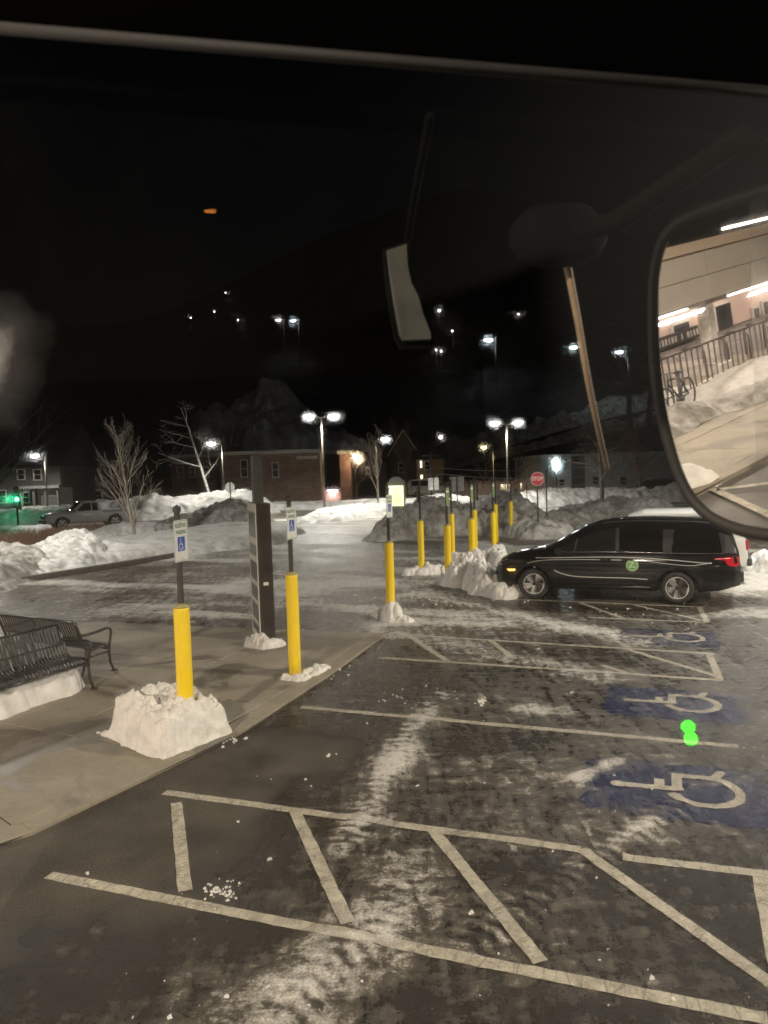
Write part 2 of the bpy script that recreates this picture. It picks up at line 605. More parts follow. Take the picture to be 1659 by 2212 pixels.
HATCH = [((381, 1735), (400, 1926)), ((635, 1750), (752, 1998)), ((935, 1795), (1168, 2080)), ((1255, 1836), (1700, 2150)), ((1640, 1885), (1700, 2200)),
         ((882, 1374), (965, 1428)), ((1060, 1385), (1110, 1425)), ((1300, 1438), (1360, 1458)), ((1350, 1402), (1550, 1462)), ((1531, 1413), (1556, 1470)),
         ((1255, 1303), (1345, 1336)), ((1370, 1307), (1515, 1341)), ((1510, 1312), (1527, 1345))]
for a, b in HATCH:
    pstrip(a, b, lift=0.0060)
# the lines that the door mirror shows, on the other side of the bus
for a, b in (((1540, 1056), (1690, 1125)), ((1548, 1058), (1690, 1040))):
    strip(GM(*a), GM(*b), 0.12)

def blob_cells(inside, x0, x1, y0, y1, cell):
    xs = np.arange(x0, x1, cell)
    ys = np.arange(y0, y1, cell)
    XX, YY = np.meshgrid(xs, ys, indexing='ij')
    F = gridfaces(len(xs), len(ys))
    c = inside(XX, YY).ravel()
    keep = c[F].sum(1) >= 3
    F = F[keep]
    used, inv = np.unique(F, return_inverse=True)
    return XX.ravel()[used], YY.ravel()[used], inv.reshape(-1, 4)
def sdf_seg(x, y, a, b, r):
    d, _ = seg_dist(x, y, [a, b])
    return d < r
def isa(x, y):
    """wheelchair symbol, unit height 1, upright along +y"""
    m = np.hypot(x, y - 0.43) < 0.058
    m |= sdf_seg(x, y, (0.0, 0.36), (0.02, -0.02), 0.044)
    m |= (x > -0.02) & (x < 0.19) & (np.abs(y - 0.12) < 0.040)
    m |= (x > -0.02) & (x < 0.33) & (np.abs(y + 0.012) < 0.044)
    m |= sdf_seg(x, y, (0.285, -0.01), (0.30, -0.29), 0.042)
    m |= sdf_seg(x, y, (0.295, -0.295), (0.43, -0.345), 0.040)
    r = np.hypot(x - 0.03, y + 0.20)
    an = np.degrees(np.arctan2(y + 0.20, x - 0.03)) % 360
    m |= (np.abs(r - 0.255) < 0.040) & (an > 112) & (an < 352)
    return m
def pavement_symbol(c, yaw, size, blue, seed):
    ca, sa = cos(yaw), sin(yaw)
    def inside_b(x, y):
        k = 0.06 * (fbm(x * 5 + seed, y * 5, 3, seed) - 0.5) * 4 + 0.05 * (fbm(x * 25, y * 25 + seed, 2, seed) - 0.5) * 2
        return np.maximum(np.abs(x) / (blue[0] / 2), np.abs(y) / (blue[1] / 2)) < 1 + k
    lb = 'faded blue painted square' 
    for nm, fn, rng_, cell, lift, mt in (('symbol_background', inside_b, 0.75, 0.016, 0.004, M_BLUE), ('wheelchair_symbol', lambda x, y: isa(x / size[0], y / size[1]), 0.5, 0.010, 0.009, M_PAINT)):
        rx = blue[0] * rng_ if nm[0] == 's' else size[0] * 0.62
        ry = blue[1] * rng_ if nm[0] == 's' else size[1] * 0.6
        lx, ly, F = blob_cells(fn, -rx, rx, -ry, ry, cell)
        wx = c[0] + ca * lx - sa * ly
        wy = c[1] + sa * lx + ca * ly
        s_ = slush(wx, wy)
        z = relief(wx, wy, s_) - 0.010 + lift
        npmesh(nm, np.stack([wx, wy, z], -1), F, mt, lot, attrs={'slush': s_ * 0.8})
LDIR = G(1595, 1613) - G(650, 1528)
LYAW = atan2(LDIR[1], LDIR[0])
# symbols face the drivers: their tops point at the kerb
SYM = [((1460, 1708), 3), ((1450, 1520), 5), ((1445, 1378), 7)]
for (px, py), sd in SYM:
    pavement_symbol(G(px, py)[:2], LYAW + radians(90), (1.16, 1.16), (1.18, 1.52), sd)

# ------------------------------------------------------------------ sidewalk of concrete slabs with a flush kerb
side = struct(thing('sidewalk', 'x', 'x', (0, 0, 0)))
kerb = struct(thing('kerb', 'x', 'x', (0, 0, 0)))
for o in (side, kerb):
    for k in ('label', 'category'):
        del o[k]
kp = np.array(KERB)
cum = np.concatenate([[0], np.cumsum(np.linalg.norm(np.diff(kp, axis=0), axis=1))])
nrm = []
for i in range(len(kp)):
    d = kp[min(i + 1, len(kp) - 1)] - kp[max(i - 1, 0)]
    d = d / np.linalg.norm(d)
    nrm.append((d[1], -d[0]))
nrm = np.array(nrm)
if (np.array([-8, 12]) - kp[0]) @ nrm[0] < 0:
    nrm = -nrm
def KP(s, v):
    x = np.interp(s, cum, kp[:, 0])
    y = np.interp(s, cum, kp[:, 1])
    n0 = np.interp(s, cum, nrm[:, 0])
    n1 = np.interp(s, cum, nrm[:, 1])
    return (float(x + n0 * v), float(y + n1 * v))
def slab(name, s0, s1, v0, v1, top, gap, parent, b=0.008):
    q = [KP(s0 + gap, v0 + gap), KP(s1 - gap, v0 + gap), KP(s1 - gap, v1 - gap), KP(s0 + gap, v1 - gap)]
    q2 = [KP(s0 + gap + b, v0 + gap + b), KP(s1 - gap - b, v0 + gap + b), KP(s1 - gap - b, v1 - gap - b), KP(s0 + gap + b, v1 - gap - b)]
    m = MB()
    vs = [(x, y, -0.05) for x, y in q] + [(x, y, top - b) for x, y in q] + [(x, y, top) for x, y in q2]
    m.add(vs, [(8, 9, 10, 11), (4, 5, 9, 8), (5, 6, 10, 9), (6, 7, 11, 10), (7, 4, 8, 11), (0, 1, 5, 4), (1, 2, 6, 5), (2, 3, 7, 6), (3, 0, 4, 7)])
    return m.build(name, M_CONCRETE, parent)
S_END = float(cum[-1])
s = 0.0
while s < S_END:
    e = min(s + 2.6, S_END)
    slab('kerb_stone', s, e, 0.0, 0.26, 0.036, 0.0, kerb, 0.006)
    s = e
vr = [0.26, 2.05, 3.85, 5.65, 7.45, 9.25, 11.1]
for i in range(len(vr) - 1):
    s = 0.55 if i else 0.55
    slab('paving_slab', 0.0, s, vr[i], vr[i + 1], 0.036, 0.006, side)
    while s < S_END - 0.2:
        e = min(s + 1.83, S_END)
        slab('paving_slab', s, e, vr[i], vr[i + 1], 0.034 + random.uniform(-0.004, 0.004), 0.009, side)
        s = e
# dark soil in the joints
mj = MB()
ss = np.linspace(0, S_END, 60)
pv = [KP(q, 0.02) + (0.022,) for q in ss] + [KP(q, 11.0) + (0.022,) for q in ss]
mj.add(pv, [(i, i + 1, 61 + i, 60 + i) for i in range(59)])
mj.build('joint_bed', simple('joint_dirt', (0.03, 0.026, 0.02), 0.95), side)

# kerb of the planted island on the far side of the road
isl = [G(px, py)[:2] for px, py in ((-220, 1315), (0, 1268), (100, 1251), (250, 1227), (400, 1201), (545, 1171), (570, 1163), (560, 1150))]
mk = MB()
for i in range(len(isl) - 1):
    a, b = isl[i], isl[i + 1]
    d = (b - a) / np.linalg.norm(b - a)
    n = np.array([-d[1], d[0]])
    q = [a, b, b + n * 0.2, a + n * 0.2]
    mk.add([(x, y, -0.02) for x, y in q] + [(x, y, 0.17) for x, y in q], [(4, 5, 6, 7), (0, 1, 5, 4), (1, 2, 6, 5), (2, 3, 7, 6), (3, 0, 4, 7)])
struct(mk.build('island_kerb', simple('dark_kerb', (0.10, 0.09, 0.075), 0.8, bump=0.3)))

# ------------------------------------------------------------------ hillside behind the town
def hill(x, y):
    hr = 2.5 + 9.0 * sstep(-5, 48, x)
    return hr * sstep(88, 104, y) + 0.42 * np.maximum(y - 112, 0) * (1 + 0.25 * np.sin(x * 0.02 + 1)) + 5 * (fbm(x * 0.02, y * 0.02, 3, 2) - 0.5) * sstep(112, 150, y)
hx = np.linspace(-260, 260, 130)
hy = np.concatenate([np.linspace(84, 112, 20), np.linspace(115, 330, 60)])
HX, HY = np.meshgrid(hx, hy, indexing='ij')
HZ = hill(HX, HY) - 0.05
th = NT('dark_hillside')
wv = th.world()
th.l(th.ramp(th.noise(wv, 0.25, 8, 0.65), [(0.35, (0.012, 0.012, 0.010)), (0.6, (0.035, 0.033, 0.028)), (0.75, (0.10, 0.10, 0.10))]), th.b.inputs['Base Color'])
th.b.inputs['Roughness'].default_value = 0.95
struct(npmesh('hill', np.stack([HX, HY, HZ], -1).reshape(-1, 3), gridfaces(130, 80), th.m))
# ================================================================== bollards with signs
ty = NT('yellow_sleeve')
yv = ty.coords()
yn = ty.noise(ty.coords('Object', (1, 1, 0.25)), 14, 6, 0.65, 0.3)
yz = ty.n('ShaderNodeSeparateXYZ')
ty.l(yv, yz.inputs[0])
low = ty.ramp(yz.outputs[2], [(0.05, 1.0), (0.75, 0.0)])
grime = ty.math('MULTIPLY', ty.ramp(yn, [(0.45, 0.0), (0.72, 1.0)]), ty.math('ADD', ty.math('MULTIPLY', low, 0.55), 0.18))
yc = ty.mix(grime, (0.88, 0.62, 0.012), (0.42, 0.33, 0.12))
scr = ty.ramp(ty.noise(ty.coords('Object', (1, 1, 9)), 7, 3, 0.7), [(0.70, 0.0), (0.74, 0.7)])
ty.l(ty.mix(ty.math('MULTIPLY', scr, 0.6), yc, (0.50, 0.36, 0.05)), ty.b.inputs['Base Color'])
ty.b.inputs['Roughness'].default_value = 0.42
M_YEL = ty.m
M_CAPG = simple('bollard_cap', (0.30, 0.27, 0.12), 0.5)
M_POST = simple('dark_bronze_post', (0.028, 0.023, 0.020), 0.45, var=0.3)
M_SIGNW = simple('sign_white', (0.78, 0.77, 0.73), 0.35, var=0.04)
M_SIGNG = simple('sign_green', (0.015, 0.16, 0.06), 0.4)
M_SIGNB = simple('sign_blue', (0.012, 0.075, 0.42), 0.4, var=0.08)
M_GREENPL = simple('green_plate', (0.16, 0.24, 0.07), 0.45, var=0.1)
M_SIGNBACK = simple('sign_back', (0.06, 0.055, 0.045), 0.45, metal=0.3)
M_BOLT = simple('bolt_steel', (0.35, 0.34, 0.32), 0.35, metal=1.0)
M_SCUFF = simple('black_scuff', (0.03, 0.025, 0.02), 0.7)

def ring_poly(mb, poly_o, poly_i, z0, z1):
    n = len(poly_o)
    vs = [(x, y, z) for z in (z0, z1) for p in (poly_o, poly_i) for x, y in p]
    fs = []
    for i in range(n):
        j = (i + 1) % n
        fs += [(2 * n + i, 2 * n + j, 3 * n + j, 3 * n + i), (i, j, 2 * n + j, 2 * n + i), (n + j, n + i, 3 * n + i, 3 * n + j)]
    mb.add(vs, fs)

def sign_plate(parent, kind, z):
    """plate in the local frame of the bollard, facing +y; returns the plate object"""
    w, h = 0.305, 0.457
    m4 = Matrix.Translation((0, 0.034, z)) @ Matrix(((-1, 0, 0, 0), (0, 0, 1, 0), (0, 1, 0, 0), (0, 0, 0, 1)))
    pm = MB().prism(rrect(w, h, 0.03), 0, 0.003)
    mat = {'isa': M_SIGNW, 'green': M_GREENPL, 'back': M_SIGNBACK}[kind]
    pl = pm.build('sign', mat, parent)
    pl.matrix_local = m4
    bk = MB().prism(rrect(w - 0.004, h - 0.004, 0.028), -0.0026, -0.0006)
    bk.build('sign_back', M_SIGNBACK, pl)
    if kind == 'isa':
        b = MB()
        ring_poly(b, rrect(w - 0.018, h - 0.018, 0.024), rrect(w - 0.027, h - 0.027, 0.02), 0.0031, 0.0038)
        b.build('border', M_SIGNG, pl)
        text_mesh('lettering', 'RESERVED', 0.064, M_SIGNG, pl, (0, 0.165, 0.0036), width=0.80, bold=0.0014)
        text_mesh('lettering', 'PARKING', 0.062, M_SIGNG, pl, (0, 0.093, 0.0036), width=0.80, bold=0.0014)
        MB().prism(rrect(0.158, 0.158, 0.012), 0.0031, 0.0040).build('blue_panel', M_SIGNB, pl).location = (0, -0.035, 0)
        lx, ly, F = blob_cells(lambda x, y: isa((x + 0.015) / 0.135, (y - 0.005) / 0.135), -0.08, 0.08, -0.08, 0.08, 0.0016)
        sy = npmesh('wheelchair_symbol', np.stack([lx, ly, 0 * lx], -1), F, M_SIGNW, pl, smooth=False)
        sy.location = (-0.002, -0.043, 0.0052)
    elif kind == 'green':
        b = MB()
        ring_poly(b, rrect(w - 0.01, h - 0.01, 0.026), rrect(w - 0.022, h - 0.022, 0.02), 0.0031, 0.0038)
        b.build('border', M_SIGNW, pl)
        MB().prism(rrect(0.2, 0.05, 0.006), 0.0031, 0.0038).build('pale_band', M_SIGNW, pl).location = (0, 0.14, 0)
    for yb in (0.20, -0.195):
        MB().lathe([(0.009, 0.003), (0.009, 0.007), (0.005, 0.009)], 8).build('bolt', M_BOLT, pl).location = (0, yb, 0)
    return pl

def bollard(loc, yaw, kind, label, h=1.53, post=1.08, scuffs=()):
    t = thing('sign_bollard', label, 'bollard', (loc[0], loc[1], 0.0), yaw - pi / 2, 'yellow bollards carrying parking signs')
    R = 0.088
    prof = [(R, -0.05), (R, 0.3), (R * 1.003, 0.9), (R, h - 0.045), (R * 0.985, h - 0.02)]
    MB().lathe(prof, 28).build('sleeve', M_YEL, t, True)
    MB().lathe([(R * 0.985, h - 0.02), (R * 0.9, h + 0.004), (R * 0.6, h + 0.02), (R * 0.3, h + 0.026)], 28).build('cap', M_CAPG, t, True)
    p = MB()
    p.bbox((0, 0, h + post / 2), (0.052, 0.052, post), 0.005)
    p.build('sign_post', M_POST, t)
    pc = MB()
    z0 = h + post
    pc.box((0, 0, z0 - 0.02), (0.066, 0.066, 0.05))
    pc.add([(-0.033, -0.033, z0 + 0.006), (0.033, -0.033, z0 + 0.006), (0.033, 0.033, z0 + 0.006), (-0.033, 0.033, z0 + 0.006), (0, 0, z0 + 0.036)], [(0, 1, 4), (1, 2, 4), (2, 3, 4), (3, 0, 4), (3, 2, 1, 0)])
    pc.build('post_cap', M_POST, t)
    if kind:
        sign_plate(t, kind, h + post - 0.36)
    for a, z in scuffs:
        s_ = MB()
        s_.add([((R + 0.002) * cos(a + da), (R + 0.002) * sin(a + da), z + dz) for da, dz in ((-0.12, -0.012), (0.14, 0.0), (0.10, 0.02), (-0.1, 0.012))], [(0, 1, 2, 3)])
        s_.build('scuff', M_SCUFF, t)
    return t
FACE = LYAW                     # signs look out over the bays
BACK = LYAW + pi
A_POS = G(405, 1602)
BOL = [
    (A_POS, FACE + 0.12, 'isa', 'yellow bollard with accessible parking sign rising out of the big snow block', ()),
    (G(638, 1466), FACE, 'isa', 'yellow bollard with accessible parking sign beside the brown information pillar', ()),
    (G(845, 1334), FACE - 0.05, 'isa', 'yellow bollard with accessible parking sign at the far end of the kerb', ((-2.4, 1.46),)),
    (G(969, 1263), FACE, 'green', 'frontmost yellow bollard with green sign, in the snow clods before the van', ()),
    (G(911, 1240), BACK, 'back', 'yellow bollard in low snow with sign seen from behind, left of the green signed ones', ((-1.4, 0.75),)),
    (G(978, 1211), BACK, 'back', 'yellow bollard directly behind the frontmost green signed bollard', ()),
    (G(1021, 1236), FACE, 'green', 'yellow bollard with pale green sign next to the van nose, second green one', ((-1.2, 0.8),)),
    (G(1027, 1196), BACK, 'back', 'yellow bollard hidden behind the second green signed bollard', ()),
    (G(1067, 1208), FACE, 'green', 'yellow bollard with green sign just behind the van bonnet', ()),
    (G(1072, 1172), BACK, 'back', 'thin far yellow bollard peeking out behind the one near the van bonnet', ()),
    (G(1105, 1160), FACE, None, 'rightmost yellow bollard standing against the tall dirty snow pile', ()),
]
for p, yw, kd, lb, sc in BOL:
    bollard(p, yw, kd, lb, scuffs=sc)

# ================================================================== brown information pillar
M_BROWN = simple('pillar_brown', (0.024, 0.018, 0.015), 0.38, var=0.12, coat=0.2)
M_PFRAME = simple('pillar_frame', (0.58, 0.55, 0.49), 0.45, var=0.1)
M_PANEL = simple('pillar_panel', (0.03, 0.027, 0.024), 0.3, var=0.2)
kc, kr, kl = G(565, 1391), G(591, 1385), G(545, 1360)
ax = (kl - kc)[:2]
klen = 1.10
kyaw = atan2(ax[1], ax[0])
kth, KH = 0.25, 2.42
kio = thing('information_pillar', 'tall dark brown pillar with stacked recessed panels at the sidewalk end', 'sign pillar', (kc[0], kc[1], 0.03), kyaw)
# local x runs along the long face away from us, local -y is the thickness direction
sgn = -1.0
m = MB()
m.bbox((klen / 2, sgn * kth / 2, KH / 2), (klen, kth, KH), 0.008)
m.build('body', M_BROWN, kio)
fr = [(0.065, 0.25), (0.30, 0.385), (0.43, 0.57), (0.605, 0.71), (0.74, 0.87), (0.895, 0.965)]
edges = [0.0] + [q for f_ in fr for q in f_] + [1.0]
yf = 0.018
for i in range(0, len(edges), 2):
    z1, z0 = KH * (1 - edges[i]), KH * (1 - edges[i + 1])
    MB().box((klen / 2, yf / 2 + 0.003, (z0 + z1) / 2), (klen - 0.01, yf, z1 - z0)).build('cross_bar', M_PFRAME, kio)
for a, b in fr:
    z1, z0 = KH * (1 - a) - 0.003, KH * (1 - b) + 0.003
    MB().box((klen / 2, 0.005, (z0 + z1) / 2), (klen - 0.13, 0.008, z1 - z0)).build('display_panel', M_PANEL, kio)
    for xx in (0.0325, klen - 0.0325):
        MB().box((xx, yf / 2 + 0.002, (z0 + z1) / 2), (0.055, yf - 0.002, z1 - z0)).build('side_rail', M_PFRAME, kio)
MB().box((-0.004, sgn * 0.12, 1.02), (0.004, 0.085, 0.055)).build('sticker', M_SIGNW, kio)
mast = MB()  # dark column reflected in the pane, built on as a solid mast
mast.bbox((0.55, sgn * 0.11, KH + 0.42), (0.34, 0.16, 0.86), 0.006)
mast.build('reflection_mast', simple('mast_grey', (0.05, 0.048, 0.042), 0.5), kio)

# ================================================================== benches
M_BENCH = simple('black_powder_coat', (0.012, 0.012, 0.012), 0.28, var=0.2, coat=0.3)
def bench(loc, yaw, length, label, nsl):
    """local x along the bench, +y to the front"""
    t = thing('slat_bench', label, 'bench', (loc[0], loc[1], 0.036), yaw, 'black steel slat benches')
    # slat curve (y, z): top of the back, down to the seat, over the rolled front edge
    c = [(-0.34, 0.86), (-0.31, 0.78), (-0.265, 0.66), (-0.225, 0.55), (-0.195, 0.475), (-0.15, 0.43), (-0.08, 0.415), (0.03, 0.425), (0.12, 0.44), (0.18, 0.442), (0.215, 0.425), (0.228, 0.39), (0.22, 0.36)]
    sl = MB()
    vs, fs = [], []
    th_, wd_ = 0.006, 0.036
    for i, (y, z) in enumerate(c):
        a, b = c[max(i - 1, 0)], c[min(i + 1, len(c) - 1)]
        ty, tz = b[0] - a[0], b[1] - a[1]
        L = sqrt(ty * ty + tz * tz)
        ny, nz = -tz / L, ty / L
        for sx, so_ in ((-1, 0), (1, 0), (1, 1), (-1, 1)):
            vs.append((sx * wd_ / 2, y + ny * th_ * so_, z + nz * th_ * so_))
    for i in range(len(c) - 1):
        for k in range(4):
            q = (k + 1) % 4
            fs.append((i * 4 + k, i * 4 + q, i * 4 + 4 + q, i * 4 + 4 + k))
    fs += [(3, 2, 1, 0), tuple((len(c) - 1) * 4 + k for k in range(4))]
    sl.add(vs, fs)
    x0 = -length / 2 + 0.09
    step = (length - 0.18) / (nsl - 1)
    first = sl.build('slat', M_BENCH, t)
    for i in range(nsl):
        o = first if i == 0 else link('slat', first.data, t)
        o.location = (x0 + i * step, 0, 0)
    for y, z in ((-0.345, 0.865), (0.222, 0.365)):
        MB().tube([(-length / 2 + 0.03, y, z), (length / 2 - 0.03, y, z)], 0.02, 8).build('rail', M_BENCH, t, True)
    MB().box((0, -0.238, 0.60), (length - 0.1, 0.008, 0.03)).build('back_band', M_BENCH, t)
    MB().box((0, -0.03, 0.405), (length - 0.1, 0.03, 0.008)).build('seat_band', M_BENCH, t)
    for sx in (-1, 1):
        x = sx * (length / 2 - 0.02)
        e = MB()
        e.tube([(x, -0.36, 0.875), (x, -0.30, 0.74), (x, -0.235, 0.56), (x, -0.20, 0.46), (x, -0.10, 0.405), (x, 0.10, 0.42), (x, 0.22, 0.40)], 0.022, 8)
        e.build('end_frame', M_BENCH, t, True)
        a = MB()
        a.tube([(x, -0.285, 0.66), (x, -0.15, 0.645), (x, 0.05, 0.655), (x, 0.20, 0.675), (x, 0.265, 0.66), (x, 0.29, 0.61), (x, 0.275, 0.53), (x, 0.245, 0.42), (x, 0.235, 0.30), (x, 0.25, 0.14), (x, 0.31, 0.012)], 0.021, 8)
        a.build('arm_and_front_leg', M_BENCH, t, True)
        l = MB()
        l.tube([(x, -0.17, 0.43), (x, -0.20, 0.28), (x, -0.24, 0.13), (x, -0.30, 0.012)], 0.021, 8)
        l.build('rear_leg', M_BENCH, t, True)
        MB().tube([(x, -0.21, 0.30), (x, 0.235, 0.32)], 0.014, 6).build('stretcher', M_BENCH, t, True)
        for y in (0.315, -0.305):
            MB().bbox((x, y, 0.008), (0.075, 0.085, 0.016), 0.005).build('foot', M_BENCH, t)
    return t
def bench_from(foot_r, dirpt, label, length, nsl, flip):
    """place by the right front foot and a second point on the front line"""
    pass
b1_foot = G(203, 1494)[:2]
f1 = G(193, 1441, 0.43)[:2]
f0 = G(0, 1501, 0.43)[:2]
d1 = (f1 - f0) / np.linalg.norm(f1 - f0)                 # left -> right along the front edge
fy1 = np.array([d1[1], -d1[0]])                          # front direction (towards us)
yaw1 = atan2(-d1[1], -d1[0])                             # local +x = right-to-left seen from the front
Lb = 1.83
c1_ = b1_foot - d1 * (Lb / 2 - 0.02) - fy1 * 0.315
bench(c1_, yaw1, Lb, 'nearer black slat bench facing us, snow packed beneath its seat', 31)
b2_foot = G(236, 1437)[:2]
t1_ = G(160, 1347, 0.89)[:2]
t0_ = G(-60, 1324, 0.89)[:2]
d2 = (t1_ - t0_) / np.linalg.norm(t1_ - t0_)
fy2 = np.array([-d2[1], d2[0]])
fy2 = fy2 if fy2[1] > 0 else -fy2
yaw2 = atan2(fy2[1], fy2[0]) - pi / 2
c2_ = t1_ - d2 * (Lb / 2 - 0.02) + fy2 * 0.36
bench(c2_, yaw2, Lb, 'farther black slat bench seen from behind, back to back with the nearer one', 31)

# ================================================================== snow
def snow_mat(name, lo, hi, dirt, dscale=1.2, thr=0.62):
    t = NT(name)
    w = t.world()
    n = t.noise(w, 5.0, 6, 0.6)
    f_ = t.noise(w, 60, 4, 0.6)
    c = t.ramp(t.math('ADD', t.math('MULTIPLY', n, 0.7), t.math('MULTIPLY', f_, 0.3)), [(0.3, lo), (0.65, hi)])
    d = t.ramp(t.noise(w, dscale, 7, 0.7, 0.6), [(thr - 0.12, 0.0), (thr + 0.1, 1.0)])
    t.l(t.mix(t.math('MULTIPLY', d, 0.75), c, dirt), t.b.inputs['Base Color'])
    t.b.inputs['Roughness'].default_value = 0.65
    t.b.inputs['Specular IOR Level'].default_value = 0.3
    t.bump(t.math('ADD', t.math('MULTIPLY', n, 1.4), t.math('MULTIPLY', f_, 0.5)), 0.55, 0.05)
    return t.m
M_SNOW = snow_mat('snow_clean', (0.48, 0.47, 0.45), (0.78, 0.77, 0.75), (0.27, 0.24, 0.20), 1.1, 0.58)
M_SNOWD = snow_mat('snow_dirty', (0.30, 0.285, 0.26), (0.62, 0.60, 0.57), (0.12, 0.105, 0.085), 1.4, 0.52)
M_SNOWN = snow_mat('snow_near', (0.52, 0.495, 0.46), (0.80, 0.78, 0.75), (0.40, 0.35, 0.29), 2.5, 0.66)

def snow_bank(name, label, pts, cell, mat, seed, lump=0.25, lsc=2.0, cat='snow bank', group=None, pw=1.0, base=0.0, flat=0.0):
    """pts: x, y, half width, height"""
    P = np.array(pts, float)
    mw = P[:, 2].max() * 1.35
    x0, y0 = P[:, :2].min(0) - mw
    x1, y1 = P[:, :2].max(0) + mw
    xs, ys = np.arange(x0, x1, cell), np.arange(y0, y1, cell)
    XX, YY = np.meshgrid(xs, ys, indexing='ij')
    wx = XX + 0.35 * mw * (fbm(XX / mw * 1.6, YY / mw * 1.6, 3, seed + 3) - 0.5)
    wy = YY + 0.35 * mw * (fbm(XX / mw * 1.6 + 40, YY / mw * 1.6, 3, seed + 4) - 0.5)
    d, par = seg_dist(wx, wy, P[:, :2]) if len(P) > 1 else (np.hypot(wx - P[0, 0], wy - P[0, 1]), np.zeros(wx.shape))
    idx = np.arange(len(P))
    w = np.interp(par, idx, P[:, 2])
    h = np.interp(par, idx, P[:, 3])
    q = d / w
    env = np.where(q < 1, h * np.clip(1 - q ** (2 + flat), 0, 1) ** pw, -h * (q - 1) * 1.6)
    big = fbm(XX / (0.8 * mw) + seed, YY / (0.8 * mw), 4, seed)
    f1 = worley(XX * lsc + seed, YY * lsc, seed + 5)
    f2 = worley(XX * lsc * 2.6, YY * lsc * 2.6 + seed, seed + 6)
    f3 = worley(XX * lsc * 6, YY * lsc * 6 + seed, seed + 7)
    lumps = (0.42 - 1.15 * f1 ** 2) + (0.40 - 1.1 * f2 ** 2) * 0.5 + (0.4 - 1.1 * f3 ** 2) * 0.26
    ll = lump * np.minimum(h, 0.8)
    z = env * (0.62 + 0.76 * big) + ll * lumps * sstep(-0.1, 0.35, 1 - q) + 0.25 * ll * (fbm(XX * lsc * 5, YY * lsc * 5, 3, seed + 8) - 0.5)
    jx = (fbm(XX * lsc * 3, YY * lsc * 3, 2, seed + 10) - 0.5) * cell * 1.6
    jy = (fbm(XX * lsc * 3 + 9, YY * lsc * 3, 2, seed + 11) - 0.5) * cell * 1.6
    inside = z > 0.006
    F = gridfaces(len(xs), len(ys))
    keep = inside.ravel()[F].any(1)
    F = F[keep]
    used, inv = np.unique(F, return_inverse=True)
    zz = np.where(inside, z, -0.02)
    V = np.stack([XX + jx, YY + jy, zz + base], -1).reshape(-1, 3)[used]
    if len(V) == 0:
        return None
    c = np.array([P[:, 0].mean(), P[:, 1].mean(), base])
    o = npmesh(name, V - c, inv.reshape(-1, 4), mat)
    o.location = c
    return tag(o, label, cat, group)
def sb(label, px_pts, cell, mat, seed, name='snow_bank', **kw):
    pts = []
    for px, py, w, h in px_pts:
        g = G(px, py)
        pts.append((g[0], g[1], w, h))
    return snow_bank(name, label, pts, cell, mat, seed, **kw)

# big cut block at the first bollard: cut vertical faces towards us
def block(label, corners, htop, seed):
    P = np.array([c[:2] for c in corners])       # front, right, back, left
    n = 60
    cen = P.mean(0)
    V, F = [], []
    def bil(u, v):
        return (P[0][None] * ((1 - u) * (1 - v))[:, None] + P[1][None] * (u * (1 - v))[:, None] + P[2][None] * (u * v)[:, None] + P[3][None] * ((1 - u) * v)[:, None])
    u, v = np.meshgrid(np.linspace(0, 1, n), np.linspace(0, 1, n), indexing='ij')
    u, v = u.ravel(), v.ravel()
    def shape(p, z, u_, v_, k):
        # slight batter: upper part pulled in, ragged edges
        t_ = z[:, None]
        return p
    # outer skin as a height field with near vertical sides: param square -> superellipse
    a = np.linspace(-1.12, 1.12, 170)
    UU, VV = np.meshgrid(a, a, indexing='ij')
    U2 = UU + 0.10 * (fbm(UU * 2.2 + seed, VV * 2.2, 3, seed) - 0.5)
    V2 = VV + 0.10 * (fbm(UU * 2.2, VV * 2.2 + seed, 3, seed + 1) - 0.5)
    rr = np.maximum(np.abs(U2), np.abs(V2)) * 0.6 + (np.abs(U2) ** 5 + np.abs(V2) ** 5) ** 0.2 * 0.4
    rr = rr + 0.05 * (fbm(UU * 6, VV * 6, 3, seed + 12) - 0.5)
    prof = 0.80 * (1 - sstep(0.90, 1.0, rr)) + 0.20 * (1 - sstep(0.60, 0.98, rr))
    uu_, vv_ = np.clip((U2 + 1) / 2, 0, 1), np.clip((V2 + 1) / 2, 0, 1)
    ht = htop[0] * (1 - uu_) * (1 - vv_) + htop[1] * uu_ * (1 - vv_) + htop[2] * uu_ * vv_ + htop[3] * (1 - uu_) * vv_
    ht = ht * (0.72 + 0.56 * fbm(UU * 2.0, VV * 2.0, 4, seed + 2)) + 0.09 * (0.6 - worley(UU * 3, VV * 3, seed + 3)) + 0.035 * (0.6 - worley(UU * 9, VV * 9, seed + 4))
    z = prof * ht
    q = bil(((UU + 1) / 2).ravel(), ((VV + 1) / 2).ravel())
    # undercut/bulge of the cut faces
    shrink = (1 - 0.10 * (z / np.maximum(ht, 0.05)).ravel()[:, None] * sstep(0.7, 1.0, rr).ravel()[:, None])
    q = cen + (q - cen) * shrink
    sidew = (sstep(0.75, 0.95, rr) * (z > 0.01)).ravel()
    rough_ = (fbm(UU.ravel() * 5 + z.ravel() * 9, VV.ravel() * 5 - z.ravel() * 7, 4, seed + 8) - 0.5) * 0.07 * sidew
    q = cen + (q - cen) * (1 + rough_[:, None])
    V = np.stack([q[:, 0] - cen[0], q[:, 1] - cen[1], z.ravel() + 0.02], -1)
    F = gridfaces(170, 170)
    keep = (z.ravel() > 0.004)[F].any(1)
    F = F[keep]
    used, inv = np.unique(F, return_inverse=True)
    o = npmesh('snow_block', V[used], inv.reshape(-1, 4), M_SNOWN)
    o.location = (cen[0], cen[1], 0.0)
    tag(o, label, 'snow block')
    return o
pf, pr, pl_ = G(345, 1652), G(512, 1588), G(225, 1598)
